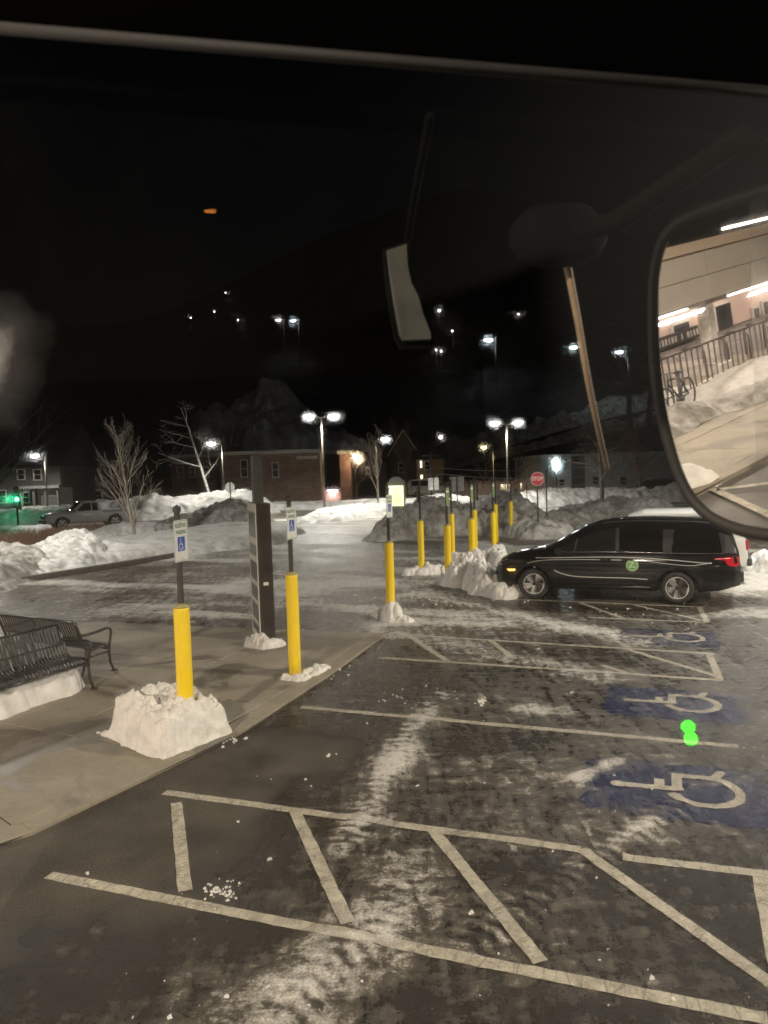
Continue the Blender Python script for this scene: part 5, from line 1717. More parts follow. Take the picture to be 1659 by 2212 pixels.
# snowy road mirrored in the pane, built as banks on the hillside
rd = []
for px, py, w_, h_ in ((940, 975, 2.0, 2.2), (1030, 962, 2.0, 2.2), (1120, 940, 2.0, 2.4), (1210, 920, 2.0, 3.0), (1300, 903, 2.2, 2.6), (1400, 888, 2.2, 2.4), (1520, 880, 2, 2.4)):
    p = AT(px, py, 106)
    rd.append((p[0], 106.0, w_, h_))
for i in range(len(rd) - 1):
    pass
xs_ = np.array([q[0] for q in rd])
def hill_bank(label, y0, off, wid_, ht_, seed, mat):
    xs = np.arange(xs_[0], xs_[-1], 0.35)
    ys = np.arange(y0 - wid_, y0 + wid_, 0.35)
    XX, YY = np.meshgrid(xs, ys, indexing='ij')
    q = np.abs(YY - y0) / wid_
    z = ht_ * np.clip(1 - q ** 2, 0, 1) * (0.3 + 1.2 * fbm(XX * 0.3, YY * 0.3, 4, seed)) + 0.5 * (0.6 - worley(XX * 0.6, YY * 0.6, seed)) * (q < 0.9)
    o = npmesh('snow_bank', np.stack([XX, YY, z + hill(XX, YY) - 0.1], -1).reshape(-1, 3), gridfaces(*XX.shape), mat)
    return tag(o, label, 'snow bank', GB)
hill_bank('long pale reflected snow bank, built climbing the hillside at the right', 108.5, 0, 2.2, 3.2, 95, M_SNOWD)
hill_bank('low snow edge below the reflected bank on the hillside', 100.0, 0, 0.8, 0.9, 97, M_SNOWD)

# ================================================================== trees
def tree(label, base, height, seed, mat, lean=(0, 0), levels=4, spread=0.55, trunk_r=0.09, first=0.25, nbr=(9, 5, 4), ground=0.0, cat='tree', group=None, upright=0.5, name='bare_tree', blen=0.55):
    r = random.Random(seed)
    t = thing(name, label, cat, (base[0], base[1], ground), 0, group)
    tr, br = MB(), MB()
    def grow(p, d, L, rad, lev):
        n = 5 if lev < 2 else 3
        pts, rads = [p.copy()], [rad]
        dd = d.copy()
        for i in range(n):
            dd = (dd + Vector((r.uniform(-1, 1), r.uniform(-1, 1), r.uniform(-0.4, 0.8) * upright)) * (0.10 if lev == 0 else 0.20)).normalized()
            pts.append(pts[-1] + dd * (L / n))
            rads.append(max(rad * (1 - 0.8 * (i + 1) / n), 0.009))
        (tr if lev == 0 else br).tube(pts, rads, 8 if lev == 0 else (5 if lev == 1 else 3), cap=False)
        if lev >= levels - 1:
            return
        k = nbr[min(lev, len(nbr) - 1)]
        for i in range(k):
            f_ = (first if lev == 0 else 0.2) + (0.95 - (first if lev == 0 else 0.2)) * (i + r.random()) / k
            s_ = f_ * n
            j = min(int(s_), n - 1)
            q = pts[j].lerp(pts[j + 1], s_ - j)
            az = r.uniform(0, 2 * pi) if lev == 0 else r.uniform(0, 2 * pi)
            ax_ = (pts[j + 1] - pts[j]).normalized()
            side = Vector((cos(az), sin(az), 0.0))
            side = (side - ax_ * side.dot(ax_)).normalized()
            nd = (ax_ * (1 - spread) + side * spread + Vector((0, 0, 0.25 * upright))).normalized()
            grow(q, nd, L * (blen if lev == 0 else 0.5) * (1.15 - 0.55 * f_) * r.uniform(0.8, 1.2), rads[j] * 0.5, lev + 1)
    grow(Vector((0, 0, -0.1)), Vector((lean[0], lean[1], 1)).normalized(), height, trunk_r, 0)
    tr.build('trunk', mat, t, True)
    br.build('crown', mat, t, True)
    return t
M_BARK = simple('pale_bark', (0.30, 0.26, 0.21), 0.9, bump=0.4)
M_BARKD = simple('dark_bark', (0.07, 0.06, 0.05), 0.9, bump=0.4)
tb = NT('birch_bark')
nb = tb.noise(tb.coords('Object', (1, 1, 5)), 4, 5, 0.7)
tb.l(tb.ramp(nb, [(0.36, (0.05, 0.045, 0.04)), (0.48, (0.62, 0.60, 0.56))]), tb.b.inputs['Base Color'])
tb.b.inputs['Roughness'].default_value = 0.85
M_BIRCH = tb.m
g = G(293, 1176)
tree('young bare tree with many upswept branches on the snowy island', g, AT(293, 925, g[1])[2] * 0.88, 4, M_BARK, levels=4, spread=0.44, trunk_r=0.10, first=0.14, nbr=(16, 6, 3), upright=0.9, blen=0.50)
g = G(460, 1108)
tree('leaning white barked birch in front of the dark brick house', g, AT(430, 870, g[1])[2], 12, M_BIRCH, lean=(-0.16, 0), levels=4, spread=0.66, trunk_r=0.15, first=0.25, nbr=(7, 5, 4), upright=0.2, blen=0.42)
tree('pale bare tree behind the pickup truck', G(146, 1106), 6.0, 21, M_BARKD, levels=4, spread=0.55, trunk_r=0.14, first=0.25, nbr=(12, 6, 4), upright=0.7)
tree('slim young street tree under the single lamp', G(816, 1100), 5.2, 23, M_BARK, levels=4, spread=0.38, trunk_r=0.09, first=0.25, nbr=(12, 5, 3), upright=1.0)
tree('bare tree beside the pointed house', AT(880, 1084, 80), 7.5, 25, M_BARKD, levels=4, spread=0.4, trunk_r=0.14, nbr=(9, 5, 4), upright=1.0)
tree('bare tree before the end wall of the brick apartments', AT(770, 1084, 72), 5.0, 27, M_BARKD, levels=4, spread=0.5, trunk_r=0.12, nbr=(9, 5, 4))
tree('wide bare tree in front of the apartment block', AT(1300, 1098, 52), 5.8, 29, M_BARKD, levels=4, spread=0.75, trunk_r=0.18, first=0.3, nbr=(14, 7, 5), upright=0.1)
tree('reddish bare tree at the right of the apartment block', AT(1385, 1090, 60), 5.5, 31, simple('red_twigs', (0.16, 0.07, 0.06), 0.9), levels=4, spread=0.65, trunk_r=0.14, nbr=(12, 6, 5), upright=0.3)
tree('bare tree behind the shop window', AT(1050, 1088, 74), 5.0, 33, M_BARKD, levels=4, spread=0.6, trunk_r=0.12, nbr=(10, 6, 4))
tree('bare tree left of the stop sign', AT(1118, 1090, 72), 5.5, 35, M_BARKD, levels=4, spread=0.6, trunk_r=0.12, nbr=(10, 6, 4))
tree('tall dark bare tree at the left picture edge', AT(-15, 1110, 52), 11.0, 37, M_BARKD, levels=4, spread=0.55, trunk_r=0.25, first=0.2, nbr=(12, 6, 5))
for i, (px, py) in enumerate(((1340, 755), (1372, 760))):  # trunks mirrored in the pane, built as trees on the slope
    p = AT(px + 30, 950, 95)
    gz = float(hill(np.array(p[0]), np.array(95.0)))
    tree('dark straight reflected tree trunk set on the slope, ' + ('left' if i == 0 else 'right') + ' of two beside the mirror', (p[0], 95.0), 14.0, 51 + i, M_BARKD, lean=(-0.1, 0), levels=3, spread=0.5, trunk_r=0.5, first=0.6, nbr=(7, 4), ground=gz)

# low brown bushes behind the far snow banks
def twigs(name, label, px_pts, n, h, mat, seed, wid_=1.5, kind=None, cat='bush'):
    r = random.Random(seed)
    P = [G(*p)[:2] for p in px_pts]
    m = MB()
    c = np.mean(P, axis=0)
    for i in range(n):
        k = r.random() * (len(P) - 1)
        j = min(int(k), len(P) - 2)
        q = P[j] + (P[j + 1] - P[j]) * (k - j)
        x, y = q[0] + r.gauss(0, wid_ * 0.4) - c[0], q[1] + r.gauss(0, wid_ * 0.5) - c[1]
        hh = h * r.uniform(0.4, 1.15)
        lx, ly = r.uniform(-0.45, 0.45) * hh, r.uniform(-0.45, 0.45) * hh
        rd_ = 0.006 + 0.006 * r.random()
        m.tube([(x, y, 0), (x + lx * 0.4, y + ly * 0.4, hh * 0.55), (x + lx, y + ly, hh)], [rd_ * 1.4, rd_, rd_ * 0.4], 3, cap=False)
    o = m.build(name, mat, None)
    o.location = (c[0], c[1], 0)
    return tag(o, label, cat, kind=kind)
M_DRYG = simple('dry_grass', (0.26, 0.15, 0.09), 0.9)
twigs('dry_grass', 'reddish brown dry grass behind the snow bank at the left', [(-40, 1192), (60, 1180), (150, 1168), (200, 1160)], 2600, 0.75, M_DRYG, 3, 2.0, kind='stuff', cat='grass')
twigs('brown_bush', 'tangle of brown bushes behind the posts near the stop sign', [(1015, 1100), (1060, 1094), (1130, 1092), (1180, 1090)], 1800, 1.9, simple('brown_twigs', (0.10, 0.065, 0.045), 0.9), 5, 2.0)
twigs('brown_bush', 'low dark bushes under the birch in front of the brick house', [(370, 1100), (420, 1098), (470, 1096)], 900, 2.2, M_BARKD, 7, 1.6)
# overhead wires
for i, (a, b, sag) in enumerate((((935, 1010, 70), (1460, 985, 62), 0.7), ((940, 1022, 70), (1460, 1005, 62), 0.8), ((930, 1040, 72), (1460, 1030, 62), 0.6))):
    p0, p1 = AT(*a), AT(*b)
    m = MB()
    m.tube([tuple(p0 + (p1 - p0) * k - np.array([0, 0, sag * 4 * k * (1 - k)])) for k in np.linspace(0, 1, 16)], 0.018, 4)
    o = m.build('overhead_wire', simple('wire', (0.25, 0.24, 0.22), 0.5))
    tag(o, ('topmost', 'middle', 'lowest')[i] + ' thin overhead wire crossing in front of the apartment block', 'wire', 'overhead wires')
for px in (933, 1462):
    p = AT(px, 1090, 71 if px < 1000 else 62)
    tz = AT(px, 975, p[1])[2]
    o = thing('utility_pole', 'wooden utility pole ' + ('left of the delivery van' if px < 1000 else 'at the end of the apartment block behind the mirror'), 'utility pole', (p[0], p[1], 0))
    MB().tube([(0, 0, 0), (0, 0, tz)], [0.13, 0.09], 8).build('pole', M_BARKD, o, True)
    MB().box((0, 0, tz - 0.4), (1.8, 0.1, 0.12)).build('cross_arm', M_BARKD, o)
# ================================================================== the station behind us, seen in the door mirror
O3 = GM(1511, 1070)
kd_ = (GM(1629, 1004) - O3)[:2]
kd_ /= np.linalg.norm(kd_)
SX = -kd_
SY = np.array([-SX[1], SX[0]])
SYAW = atan2(SX[1], SX[0])
def LOC(p):
    q = np.array(p[:2]) - O3[:2]
    return float(q @ SX), float(q @ SY)
cb_ = GM(1551, 806)
cxl, cyl = LOC(cb_)
z_soff = zabove(1527, 645, cb_)
z_ftop = zabove(1520, 540, cb_)
print('station', cxl, cyl, z_soff, z_ftop, cb_)
st = thing('station_building', 'bright station hall with pale canopy and pinkish wall reflected in the door mirror', 'building', (O3[0], O3[1], 0), SYAW)
M_FASCIA = simple('pale_fascia', (0.46, 0.42, 0.375), 0.6, var=0.06, scale=1)
M_PINKW = simple('pinkish_wall', (0.52, 0.40, 0.345), 0.8, var=0.1, scale=1)
M_SOFFIT = simple('soffit', (0.50, 0.40, 0.31), 0.7, var=0.05)
M_COL = simple('column_grey', (0.36, 0.34, 0.31), 0.6)
XA, XB = cxl - 26.0, 1.0
for i in range(int((XB - XA) / 2.2)):
    for z0, z1 in ((z_soff, (z_soff + z_ftop) / 2), ((z_soff + z_ftop) / 2, z_ftop)):
        MB().bbox((XA + 2.2 * i + 1.1, cyl - 0.3, (z0 + z1) / 2), (2.185, 0.16, z1 - z0 - 0.015), 0.008).build('fascia_panel', M_FASCIA, st)
MB().box(((XA + XB) / 2, cyl - 0.16, (z_soff + z_ftop) / 2), (XB - XA, 0.1, z_ftop - z_soff - 0.03)).build('fascia_backing', M_COL, st)
MB().box(((XA + XB) / 2, cyl - 0.3, z_ftop + 0.14), (XB - XA, 0.4, 0.26)).build('coping', M_SOFFIT, st)
MB().box(((XA + XB) / 2, cyl + 3.9, z_soff + 0.62), (XB - XA, 8.0, 0.10)).build('canopy_roof', M_SOFFIT, st)
MB().box(((XA + XB) / 2, cyl + 2.6, z_soff - 0.25), (XB - XA, 0.25, 0.35)).build('beam', M_COL, st)
for xx in (cxl, cxl - 7.5, cxl - 15):
    MB().bbox((xx, cyl + 0.1, z_soff / 2), (0.34, 0.34, z_soff), 0.03).build('column', M_COL, st)
    MB().bbox((xx, cyl + 0.1, 0.14), (0.75, 0.75, 0.3), 0.03).build('column_base', M_COL, st)
wy = cyl + 6.5
MB().box(((XA + XB) / 2, wy, z_soff / 2 + 0.3), (XB - XA, 0.25, z_soff + 0.6)).build('rear_wall', M_PINKW, st)
MB().box(((XA + XB) / 2 , wy - 0.15, z_soff * 0.78), (XB - XA, 0.06, 0.10)).build('wall_band', M_COL, st)
def onwall(px, py, yl):
    """local x and height where the reflected sight line meets the plane y = yl of the station"""
    h = on_mirror(px, py)
    d = ray(px, py)
    r = d - 2 * (d @ MN) * MN
    a = (h[:2] - O3[:2])
    k_ = (yl - a @ SY) / (r[:2] @ SY)
    p = h + r * k_
    return float((p[:2] - O3[:2]) @ SX), float(p[2])
wf = wy - 0.13
sa, sb_ = onwall(1405, 752, wf), onwall(1503, 714, wf)
sx0, sx1 = min(sa[0], sb_[0]), max(sa[0], sb_[0])
sz = (sa[1] + sb_[1]) / 2
sh_ = abs(onwall(1450, 718, wf)[1] - onwall(1450, 746, wf)[1])
MB().bbox(((sx0 + sx1) / 2, wf - 0.09, sz), (sx1 - sx0, 0.12, sh_), 0.01).build('black_sign', M_BLACKPL, st)
rs = random.Random(9)
nm_ = 14
for i in range(nm_):
    if i in (4, 6):
        continue
    xx = sx0 + (sx1 - sx0) * (i + 0.7) / (nm_ + 0.5)
    MB().box((xx, wf - 0.16, sz), ((sx1 - sx0) / nm_ * rs.uniform(0.35, 0.7), 0.012, sh_ * 0.5)).build('sign_mark', M_COL, st)
for a, b in (((1540, 664), (1578, 705)), ((1452, 716), (1482, 700)), ((1470, 775), (1500, 745)), ((1624, 668), (1636, 690)), ((1644, 655), (1660, 680)), ((1580, 740), (1592, 765))):
    p, q = onwall(*a, wf), onwall(*b, wf)
    cx_, cz_ = (p[0] + q[0]) / 2, (p[1] + q[1]) / 2
    ww, hh = abs(p[0] - q[0]), max(abs(p[1] - q[1]), 0.3)
    fo = MB().box((cx_, wf - 0.05, cz_), (ww + 0.2, 0.1, hh + 0.2)).build('window', M_WFR, st)
    MB().box((cx_, wf - 0.12, cz_), (ww, 0.04, hh)).build('pane', M_WIN, fo)
MB().box((cxl - 0.6 + 4.0, cyl - 0.385, z_soff + (z_ftop - z_soff) * 0.72), (0.28, 0.02, 0.36)).build('vent_grille', M_BLACKPL, st)
# fluorescent strips under the canopy edge and at the coping
M_TUBE = glow('fluorescent_tube', (1.0, 0.90, 0.78), 8.0)
for i, x0 in enumerate(np.arange(XA + 1.0, XB - 1.5, 5.2)):
    MB().bbox((x0 + 1.6, cyl - 0.02, z_soff - 0.10), (3.2, 0.08, 0.04), 0.01).build('strip_lamp', M_TUBE, st)
    if i % 1 == 0 and x0 > XA + 4:
        ld = bpy.data.lights.new('strip_light', 'AREA')
        ld.shape = 'RECTANGLE'
        ld.size = 3.0
        ld.size_y = 0.12
        ld.energy = 330
        ld.color = (1.0, 0.84, 0.70)
        lo = bpy.data.objects.new('strip_light', ld)
        COL.objects.link(lo)
        lo.parent = st
        lo.location = (x0 + 1.6, cyl - 0.55, z_soff - 0.2)
        lo.rotation_euler = (radians(-42), 0, 0)          # tipped outwards, over the forecourt
    if x0 < cxl - 1:
        MB().bbox((x0 + 1.6, cyl - 0.1, z_ftop + 0.42), (3.0, 0.12, 0.06), 0.01).build('upper_strip_lamp', M_TUBE, st)
for x0 in np.arange(XA + 6, XB, 5.0):
    ld = bpy.data.lights.new('hall_light', 'AREA')
    ld.size = 1.2
    ld.energy = 150
    ld.color = (1.0, 0.80, 0.68)
    lo = bpy.data.objects.new('hall_light', ld)
    COL.objects.link(lo)
    lo.parent = st
    lo.location = (x0, cyl + 4.2, z_soff + 0.5)
# bicycle rack: hoops and a railing behind the bicycle
M_RACK = simple('rack_steel', (0.045, 0.038, 0.034), 0.5, metal=0.4)
rk = thing('bike_rack_fence', 'long grey tubular railing behind the bicycle in the mirror', 'railing', (O3[0], O3[1], 0), SYAW)
ry_ = LOC(GM(1500, 872))[1] + 0.5
MB().tube([(cxl - 12, ry_, 1.15), (0.5, ry_, 1.15)], 0.025, 6).build('top_rail', M_RACK, rk, True)
MB().tube([(cxl - 12, ry_, 0.22), (0.5, ry_, 0.22)], 0.02, 6).build('bottom_rail', M_RACK, rk, True)
fb = MB().tube([(0, 0, 0.0), (0, 0, 1.15)], 0.020, 6).build('bar', M_RACK, rk)
for i in range(60):
    o = fb if i == 0 else link('bar', fb.data, rk)
    o.location = (0.4 - i * 0.24, ry_, 0)
for i in range(7):
    xh = cxl + 3.0 - i * 1.1
    hp = thing('bike_hoop', 'grey steel bike hoop in the row behind the railing, number from the column: ' + ('first', 'second', 'third', 'fourth', 'fifth', 'sixth', 'seventh')[i], 'bike rack', (O3[0], O3[1], 0), SYAW, 'bike hoops')
    hp['label'] = ('first', 'second', 'third', 'fourth', 'fifth', 'sixth', 'seventh')[i] + ' steel bike hoop behind the railing, counted from the camera side'
    MB().tube([(xh, ry_ + 1.0, 0), (xh, ry_ + 1.0, 0.75), (xh, ry_ + 1.15, 0.9), (xh, ry_ + 1.6, 0.9), (xh, ry_ + 1.75, 0.75), (xh, ry_ + 1.75, 0)], 0.03, 6).build('hoop', M_RACK, hp, True)
# bicycle
b1, b2 = GM(1449, 917)[:2], GM(1493, 891)[:2]
bdv = (b1 - b2) / np.linalg.norm(b1 - b2)
bc = (b1 + b2) / 2
bike = thing('bicycle', 'dark bicycle standing in the snow, seen in the door mirror', 'bicycle', (bc[0], bc[1], 0.10), atan2(bdv[1], bdv[0]))
M_BIKE = simple('bike_dark', (0.02, 0.02, 0.022), 0.4)
for sx in (0.53, -0.53):
    n = 32
    w_ = bpy.data.objects.new('wheel', None)
    COL.objects.link(w_)
    w_.parent = bike
    w_.location = (sx, 0, 0.34)
    MB().tube([(0.33 * cos(2 * pi * k / n), 0, 0.33 * sin(2 * pi * k / n)) for k in range(n + 1)], 0.022, 6, cap=False).build('tyre', M_TYRE, w_, True)
    sp = MB()
    for k in range(14):
        a = 2 * pi * k / 14
        sp.tube([(0, 0, 0), (0.32 * cos(a), 0, 0.32 * sin(a))], 0.003, 3)
    sp.build('spokes', M_BOLT, w_)
fr_ = MB()
for a, b in (((-0.53, 0.34), (-0.12, 0.30)), ((-0.12, 0.30), (0.34, 0.72)), ((-0.12, 0.30), (-0.22, 0.82)), ((-0.20, 0.76), (0.33, 0.80)), ((-0.53, 0.34), (-0.20, 0.76)), ((0.53, 0.34), (0.36, 0.68)), ((0.36, 0.68), (0.31, 0.92))):
    fr_.tube([(a[0], 0, a[1]), (b[0], 0, b[1])], 0.022, 6)
fr_.build('frame', M_BIKE, bike, True)
MB().bbox((-0.23, 0, 0.86), (0.26, 0.13, 0.05), 0.02).build('saddle', M_BIKE, bike)
MB().tube([(0.36, -0.3, 0.97), (0.31, -0.1, 0.94), (0.31, 0.1, 0.94), (0.36, 0.3, 0.97)], 0.014, 6).build('handlebar', M_BIKE, bike, True)
MB().tube([(-0.12, -0.06, 0.30), (-0.12, 0.06, 0.30)], 0.09, 12).build('crank', M_BIKE, bike, True)
pts = [(*GM(px, py)[:2], w_, h_) for px, py, w_, h_ in ((1425, 938, 0.7, 0.22), (1470, 912, 0.8, 0.3), (1530, 893, 0.7, 0.22), (1600, 870, 0.7, 0.22), (1680, 842, 0.8, 0.25))]
snow_bank('snow_bank', 'low snow ridge along the walk under the bicycle in the mirror', pts, 0.06, M_SNOWD, 131, lump=0.4, lsc=2.6, group=GB)
pts = [(*GM(px, py)[:2], w_, h_) for px, py, w_, h_ in ((1460, 862, 1.2, 0.25), (1540, 850, 1.2, 0.3), (1640, 815, 1.4, 0.4))]
snow_bank('snow_bank', 'trampled snow strip among the bike hoops in the mirror', pts, 0.10, M_SNOWN, 133, lump=0.2, lsc=2.0, group=GB)
mv = GM(1478, 1045)[:2]
snow_bank('snow_bank', 'small snow heap on the walk at the lower left of the mirror', [(mv[0], mv[1], 0.5, 0.25)], 0.05, M_SNOWN, 135, lump=0.3, lsc=2.5)

# ================================================================== the bus we sit in: windscreen, header, mirrors
bus = thing('bus', 'dark bus front we look out of, with windscreen header and big door mirror', 'bus', (0, 0.2, 0.0))
bus.location = (0, 0, 0)
M_DARK = simple('cab_black', (0.0015, 0.0015, 0.0015), 0.8, var=0.2, spec=0.03)
M_TRIM = simple('header_trim', (0.0032, 0.0026, 0.0021), 0.8, var=0.4, scale=40)
# windscreen: nearly upright, top leaning back to us
GY, GT = 0.80, radians(4)
gnorm = np.array([0, -cos(GT), -sin(GT)])
def on_glass(px, py, off=0.0):
    d = ray(px, py)
    q = np.array([0, GY, CAM_H]) + gnorm * off
    return CAM + d * (((q - CAM) @ gnorm) / (d @ gnorm))
tw = NT('windscreen_glass')
tr_ = tw.n('ShaderNodeBsdfTransparent')
tr_.inputs[0].default_value = (0.97, 0.985, 0.975, 1)
rf = tw.n('ShaderNodeBsdfRefraction')
rf.inputs['Roughness'].default_value = 0.75
rf.inputs['IOR'].default_value = 1.008
rf2 = tw.n('ShaderNodeBsdfRefraction')
rf2.inputs['Roughness'].default_value = 0.75
rf2.inputs['IOR'].default_value = 1 / 1.008
mrf = tw.n('ShaderNodeMixShader')
mrf.inputs[0].default_value = 0.5
tw.l(rf.outputs[0], mrf.inputs[1])
tw.l(rf2.outputs[0], mrf.inputs[2])
gl_ = tw.n('ShaderNodeBsdfGlossy')
gl_.inputs['Roughness'].default_value = 0.02
gl_.inputs['Color'].default_value = (1, 1, 1, 1)
df = tw.n('ShaderNodeBsdfTranslucent')
df.inputs[0].default_value = (0.75, 0.78, 0.82, 1)
d2_ = tw.n('ShaderNodeBsdfDiffuse')
d2_.inputs[0].default_value = (0.75, 0.75, 0.75, 1)
mx0 = tw.n('ShaderNodeMixShader')
mx0.inputs[0].default_value = 0.5
tw.l(df.outputs[0], mx0.inputs[1])
tw.l(d2_.outputs[0], mx0.inputs[2])
m1 = tw.n('ShaderNodeMixShader')
m1.inputs[0].default_value = 0.115
tw.l(tr_.outputs[0], m1.inputs[1])
tw.l(mrf.outputs[0], m1.inputs[2])
m2 = tw.n('ShaderNodeMixShader')
m2.inputs[0].default_value = 0.05
tw.l(m1.outputs[0], m2.inputs[1])
tw.l(gl_.outputs[0], m2.inputs[2])
m3 = tw.n('ShaderNodeMixShader')
gm_ = tw.coords('Object')
smear = tw.ramp(tw.noise(tw.coords('Object', (1.0, 1, 0.55)), 3.2, 6, 0.65, 0.8), [(0.42, 0.0004), (0.75, 0.0034)])
# smear near the left edge of the pane, paled to give a glow there
sm = tw.n('ShaderNodeVectorMath', operation='DISTANCE')
sp_ = on_glass(-30, 770)
sm.inputs[1].default_value = tuple(sp_)
ge = tw.n('ShaderNodeNewGeometry')
tw.l(ge.outputs['Position'], sm.inputs[0])
blot = tw.ramp(tw.math('ADD', sm.outputs['Value'], tw.math('MULTIPLY', tw.math('SUBTRACT', tw.noise(gm_, 12, 5, 0.6), 0.5), 0.10)), [(0.01, 0.34), (0.035, 0.06), (0.085, 0.0)])
vo_ = tw.n('ShaderNodeTexVoronoi')
vo_.inputs['Scale'].default_value = 11.0
tw.l(gm_, vo_.inputs['Vector'])
specks = tw.math('MULTIPLY', tw.ramp(vo_.outputs['Distance'], [(0.02, 0.012), (0.11, 0.0)]), tw.ramp(tw.noise(gm_, 2.0, 3), [(0.45, 0.0), (0.65, 1.0)]))
tw.l(tw.math('ADD', tw.math('ADD', smear, blot), specks), m3.inputs[0])
tw.l(m2.outputs[0], m3.inputs[1])
tw.l(mx0.outputs[0], m3.inputs[2])
tw.l(m3.outputs[0], tw.out.inputs[0])
gp = [on_glass(*q) for q in ((-500, -420), (2150, -420), (2150, 2700), (-500, 2700))]
MB().add(gp, [(0, 1, 2, 3)]).build('windscreen', tw.m, bus)
# header above the windscreen with its pale edge seal
e0, e1 = on_glass(-300, 36, 0.05), on_glass(1960, 226, 0.05)
u0, u1 = on_glass(-300, -420, 0.05), on_glass(1960, -420, 0.05)
hb = MB()
back = np.array([0, -0.05, 0.0])
up_ = np.array([0, -0.30, 0.25])
hb.add([e0, e1, u1, u0, e0 + up_, e1 + up_, u1 + up_, u0 + up_], [(0, 1, 2, 3), (0, 4, 5, 1), (4, 7, 6, 5)])
hb.build('header', M_DARK, bus)
MB().tube([e0 + np.array([0, -0.004, -0.002]), e1 + np.array([0, -0.004, -0.002])], 0.0055, 8).build('header_seal', M_TRIM, bus, True)
# dashboard side: floor, console with green indicators that the pane reflects
MB().box((0, -0.9, 1.42), (2.4, 2.6, 0.08)).build('floor', M_DARK, bus)
def mirrored(p):
    q = np.array([0, GY, CAM_H])
    return p - 2 * ((p - q) @ gnorm) * gnorm
leds = []
for px, py in ((1490, 1574), (1496, 1600)):
    v = CAM + ray(px, py) * 1.9
    leds.append(mirrored(v))
lc = sum(leds) / 2
MB().bbox((lc[0], lc[1] - 0.09, (1.46 + lc[2] + 0.06) / 2), (0.22, 0.14, lc[2] + 0.06 - 1.46), 0.01).build('console', M_DARK, bus)
M_GLED = glow('green_indicator', (0.03, 1.0, 0.0), 11.0)
for l_ in leds:
    o = MB().lathe([(0.016, 0), (0.016, 0.006), (0.008, 0.012)], 14, Matrix.Rotation(-pi / 2, 4, 'X')).build('green_indicator', M_GLED, bus)
    o.location = tuple(l_ + np.array([0, -0.012, 0]))
av = mirrored(CAM + ray(448, 451) * 1.9)
MB().bbox(tuple(av + np.array([0, -0.03, 0])), (0.026, 0.02, 0.004), 0.0015).build('amber_indicator', glow('amber_indicator_on', (1.0, 0.30, 0.04), 4.0), bus)
MB().bbox(tuple(av + np.array([0, -0.07, 0.10])), (0.30, 0.06, 0.24), 0.01).build('roof_console', M_DARK, bus)

# big door mirror outside the pane
OUT = [(1420, 640), (1424, 585), (1436, 535), (1458, 500), (1492, 478), (1560, 452), (1700, 408), (1860, 370), (1885, 420), (1895, 1165), (1800, 1152), (1650, 1142), (1590, 1130), (1540, 1108), (1500, 1070), (1470, 1010), (1447, 930), (1432, 850), (1423, 760)]
gv = [on_mirror(*q) for q in OUT]
dm = bpy.data.objects.new('door_mirror', None)
COL.objects.link(dm)
dm.parent = bus
tmir = NT('mirror_glass')
tmir.b.inputs['Base Color'].default_value = (0.60, 0.60, 0.59, 1)
tmir.b.inputs['Metallic'].default_value = 1.0
tmir.b.inputs['Roughness'].default_value = 0.012
MB().add(gv, [tuple(range(len(gv)))]).build('mirror_glass', tmir.m, dm)
ctr = on_mirror(1640, 790)
M_HOUS = simple('mirror_housing', (0.012, 0.011, 0.010), 0.6, var=0.3, spec=0.25)
ring = []
n = len(gv)
dense = []
for i in range(n):
    p0, p1, p2, p3 = gv[i - 1], gv[i], gv[(i + 1) % n], gv[(i + 2) % n]
    for f_ in (0, 0.34, 0.67):
        dense.append(0.5 * (2 * p1 + (p2 - p0) * f_ + (2 * p0 - 5 * p1 + 4 * p2 - p3) * f_ ** 2 + (3 * p1 - p0 - 3 * p2 + p3) * f_ ** 3))
vs, fs = [], []
m_ = len(dense)
for off, dep in ((-0.001, 0.001), (0.004, 0.010), (0.014, 0.008), (0.020, -0.004), (0.018, -0.03), (-0.06, -0.10)):
    for p in dense:
        d = p - ctr
        d = d - (d @ MN) * MN
        L = np.linalg.norm(d)
        vs.append(p + d / L * off + MN * dep)
nr_ = 6
for k in range(nr_ - 1):
    for i in range(m_):
        j = (i + 1) % m_
        fs.append((k * m_ + i, k * m_ + j, (k + 1) * m_ + j, (k + 1) * m_ + i))
fs.append(tuple((nr_ - 1) * m_ + i for i in range(m_)))
MB().add(vs, fs).build('housing', M_HOUS, dm, True)
MB().tube([tuple(on_mirror(1800, 420, -0.06)), tuple(on_mirror(1600, 300, -0.02)), tuple(on_mirror(1330, 480, 0.0)), tuple(on_mirror(1250, 500, 0.0))], 0.018, 10).build('arm', M_DARK, dm, True)

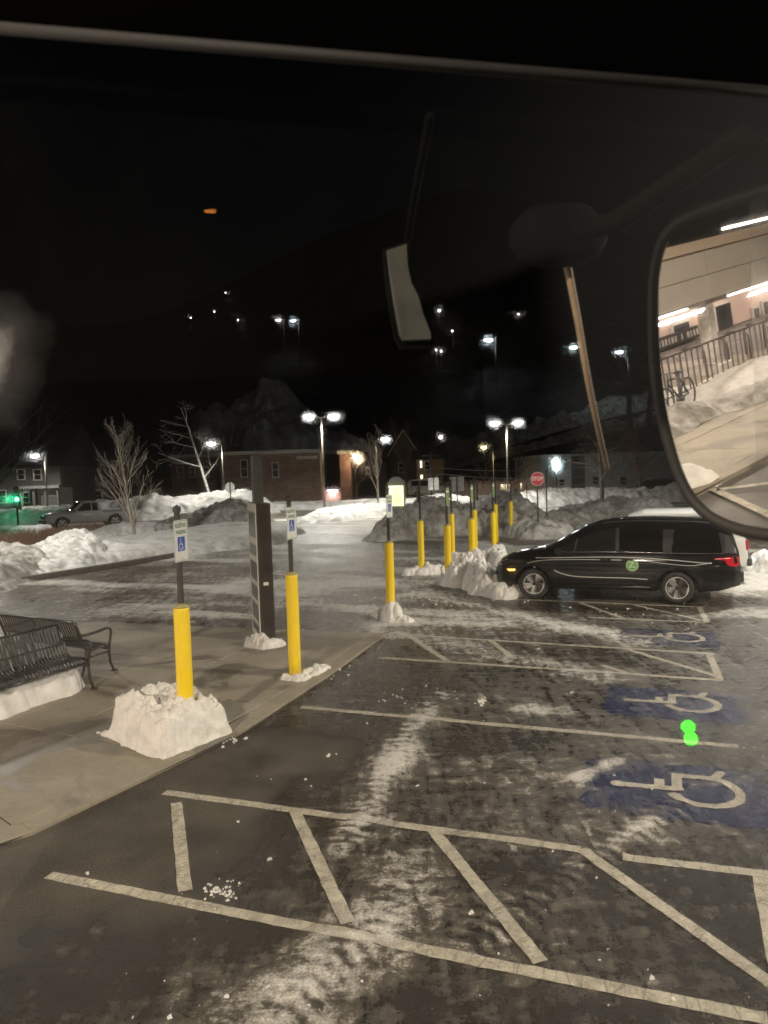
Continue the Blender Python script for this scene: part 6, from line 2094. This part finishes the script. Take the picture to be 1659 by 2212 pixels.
# bracket hub and, below it, a pole's reflection built as a thin rod
def outside(px, py, dist):
    return CAM + ray(px, py) * dist
hub = MB()
hc = outside(1205, 510, 1.5)
prof = [(0.001, -0.058), (0.045, -0.052), (0.078, -0.036), (0.092, -0.010), (0.088, 0.02), (0.06, 0.05), (0.001, 0.06)]
hub.lathe(prof, 24)
ho = hub.build('bracket_hub', M_DARK, bus, True)
ho.location = tuple(hc)
ho.scale = (1.0, 0.5, 1.0)
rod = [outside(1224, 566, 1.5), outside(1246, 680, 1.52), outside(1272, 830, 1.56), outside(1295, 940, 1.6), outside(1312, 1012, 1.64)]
MB().tube(smooth_pts([tuple(q) for q in rod], 24), [0.0075 - 0.0022 * k / 23 for k in range(24)], 8).build('pole_reflection_rod', simple('tan_rod', (0.22, 0.155, 0.10), 0.6, var=0.15, scale=30), bus, True)
# small blind spot mirror on a dark arm
vm = bpy.data.objects.new('blind_spot_mirror', None)
COL.objects.link(vm)
vm.parent = bus
sh = [(835, 541), (878, 527), (881, 575), (889, 612), (904, 640), (915, 680), (930, 718), (931, 732), (870, 735), (862, 722), (850, 655), (842, 600)]
pn = lambda q, o: outside(q[0], q[1], 1.35) + np.array([0, o, 0])
v0 = [pn(q, 0) for q in sh]
v1 = [pn(q, 0.012) for q in sh]
k = len(sh)
MB().add(v0 + v1, [tuple(range(k))[::-1], tuple(range(k, 2 * k))] + [(i, (i + 1) % k, k + (i + 1) % k, k + i) for i in range(k)]).build('mirror_face', simple('dull_mirror_face', (0.032, 0.032, 0.026), 0.7, var=0.25, scale=14), vm)
sh2 = [(826, 532), (885, 516), (890, 575), (898, 608), (914, 640), (926, 680), (940, 718), (940, 742), (864, 745), (852, 722), (840, 655), (832, 600)]
v0 = [pn(q, 0.014) for q in sh2]
v1 = [pn(q, 0.05) for q in sh2]
MB().add(v0 + v1, [tuple(range(k))[::-1], tuple(range(k, 2 * k))] + [(i, (i + 1) % k, k + (i + 1) % k, k + i) for i in range(k)]).build('housing', M_DARK, vm)
MB().tube([tuple(outside(880, 520, 1.40)), tuple(outside(900, 400, 1.38)), tuple(outside(930, 250, 1.2))], 0.007, 8).build('arm', M_DARK, vm, True)
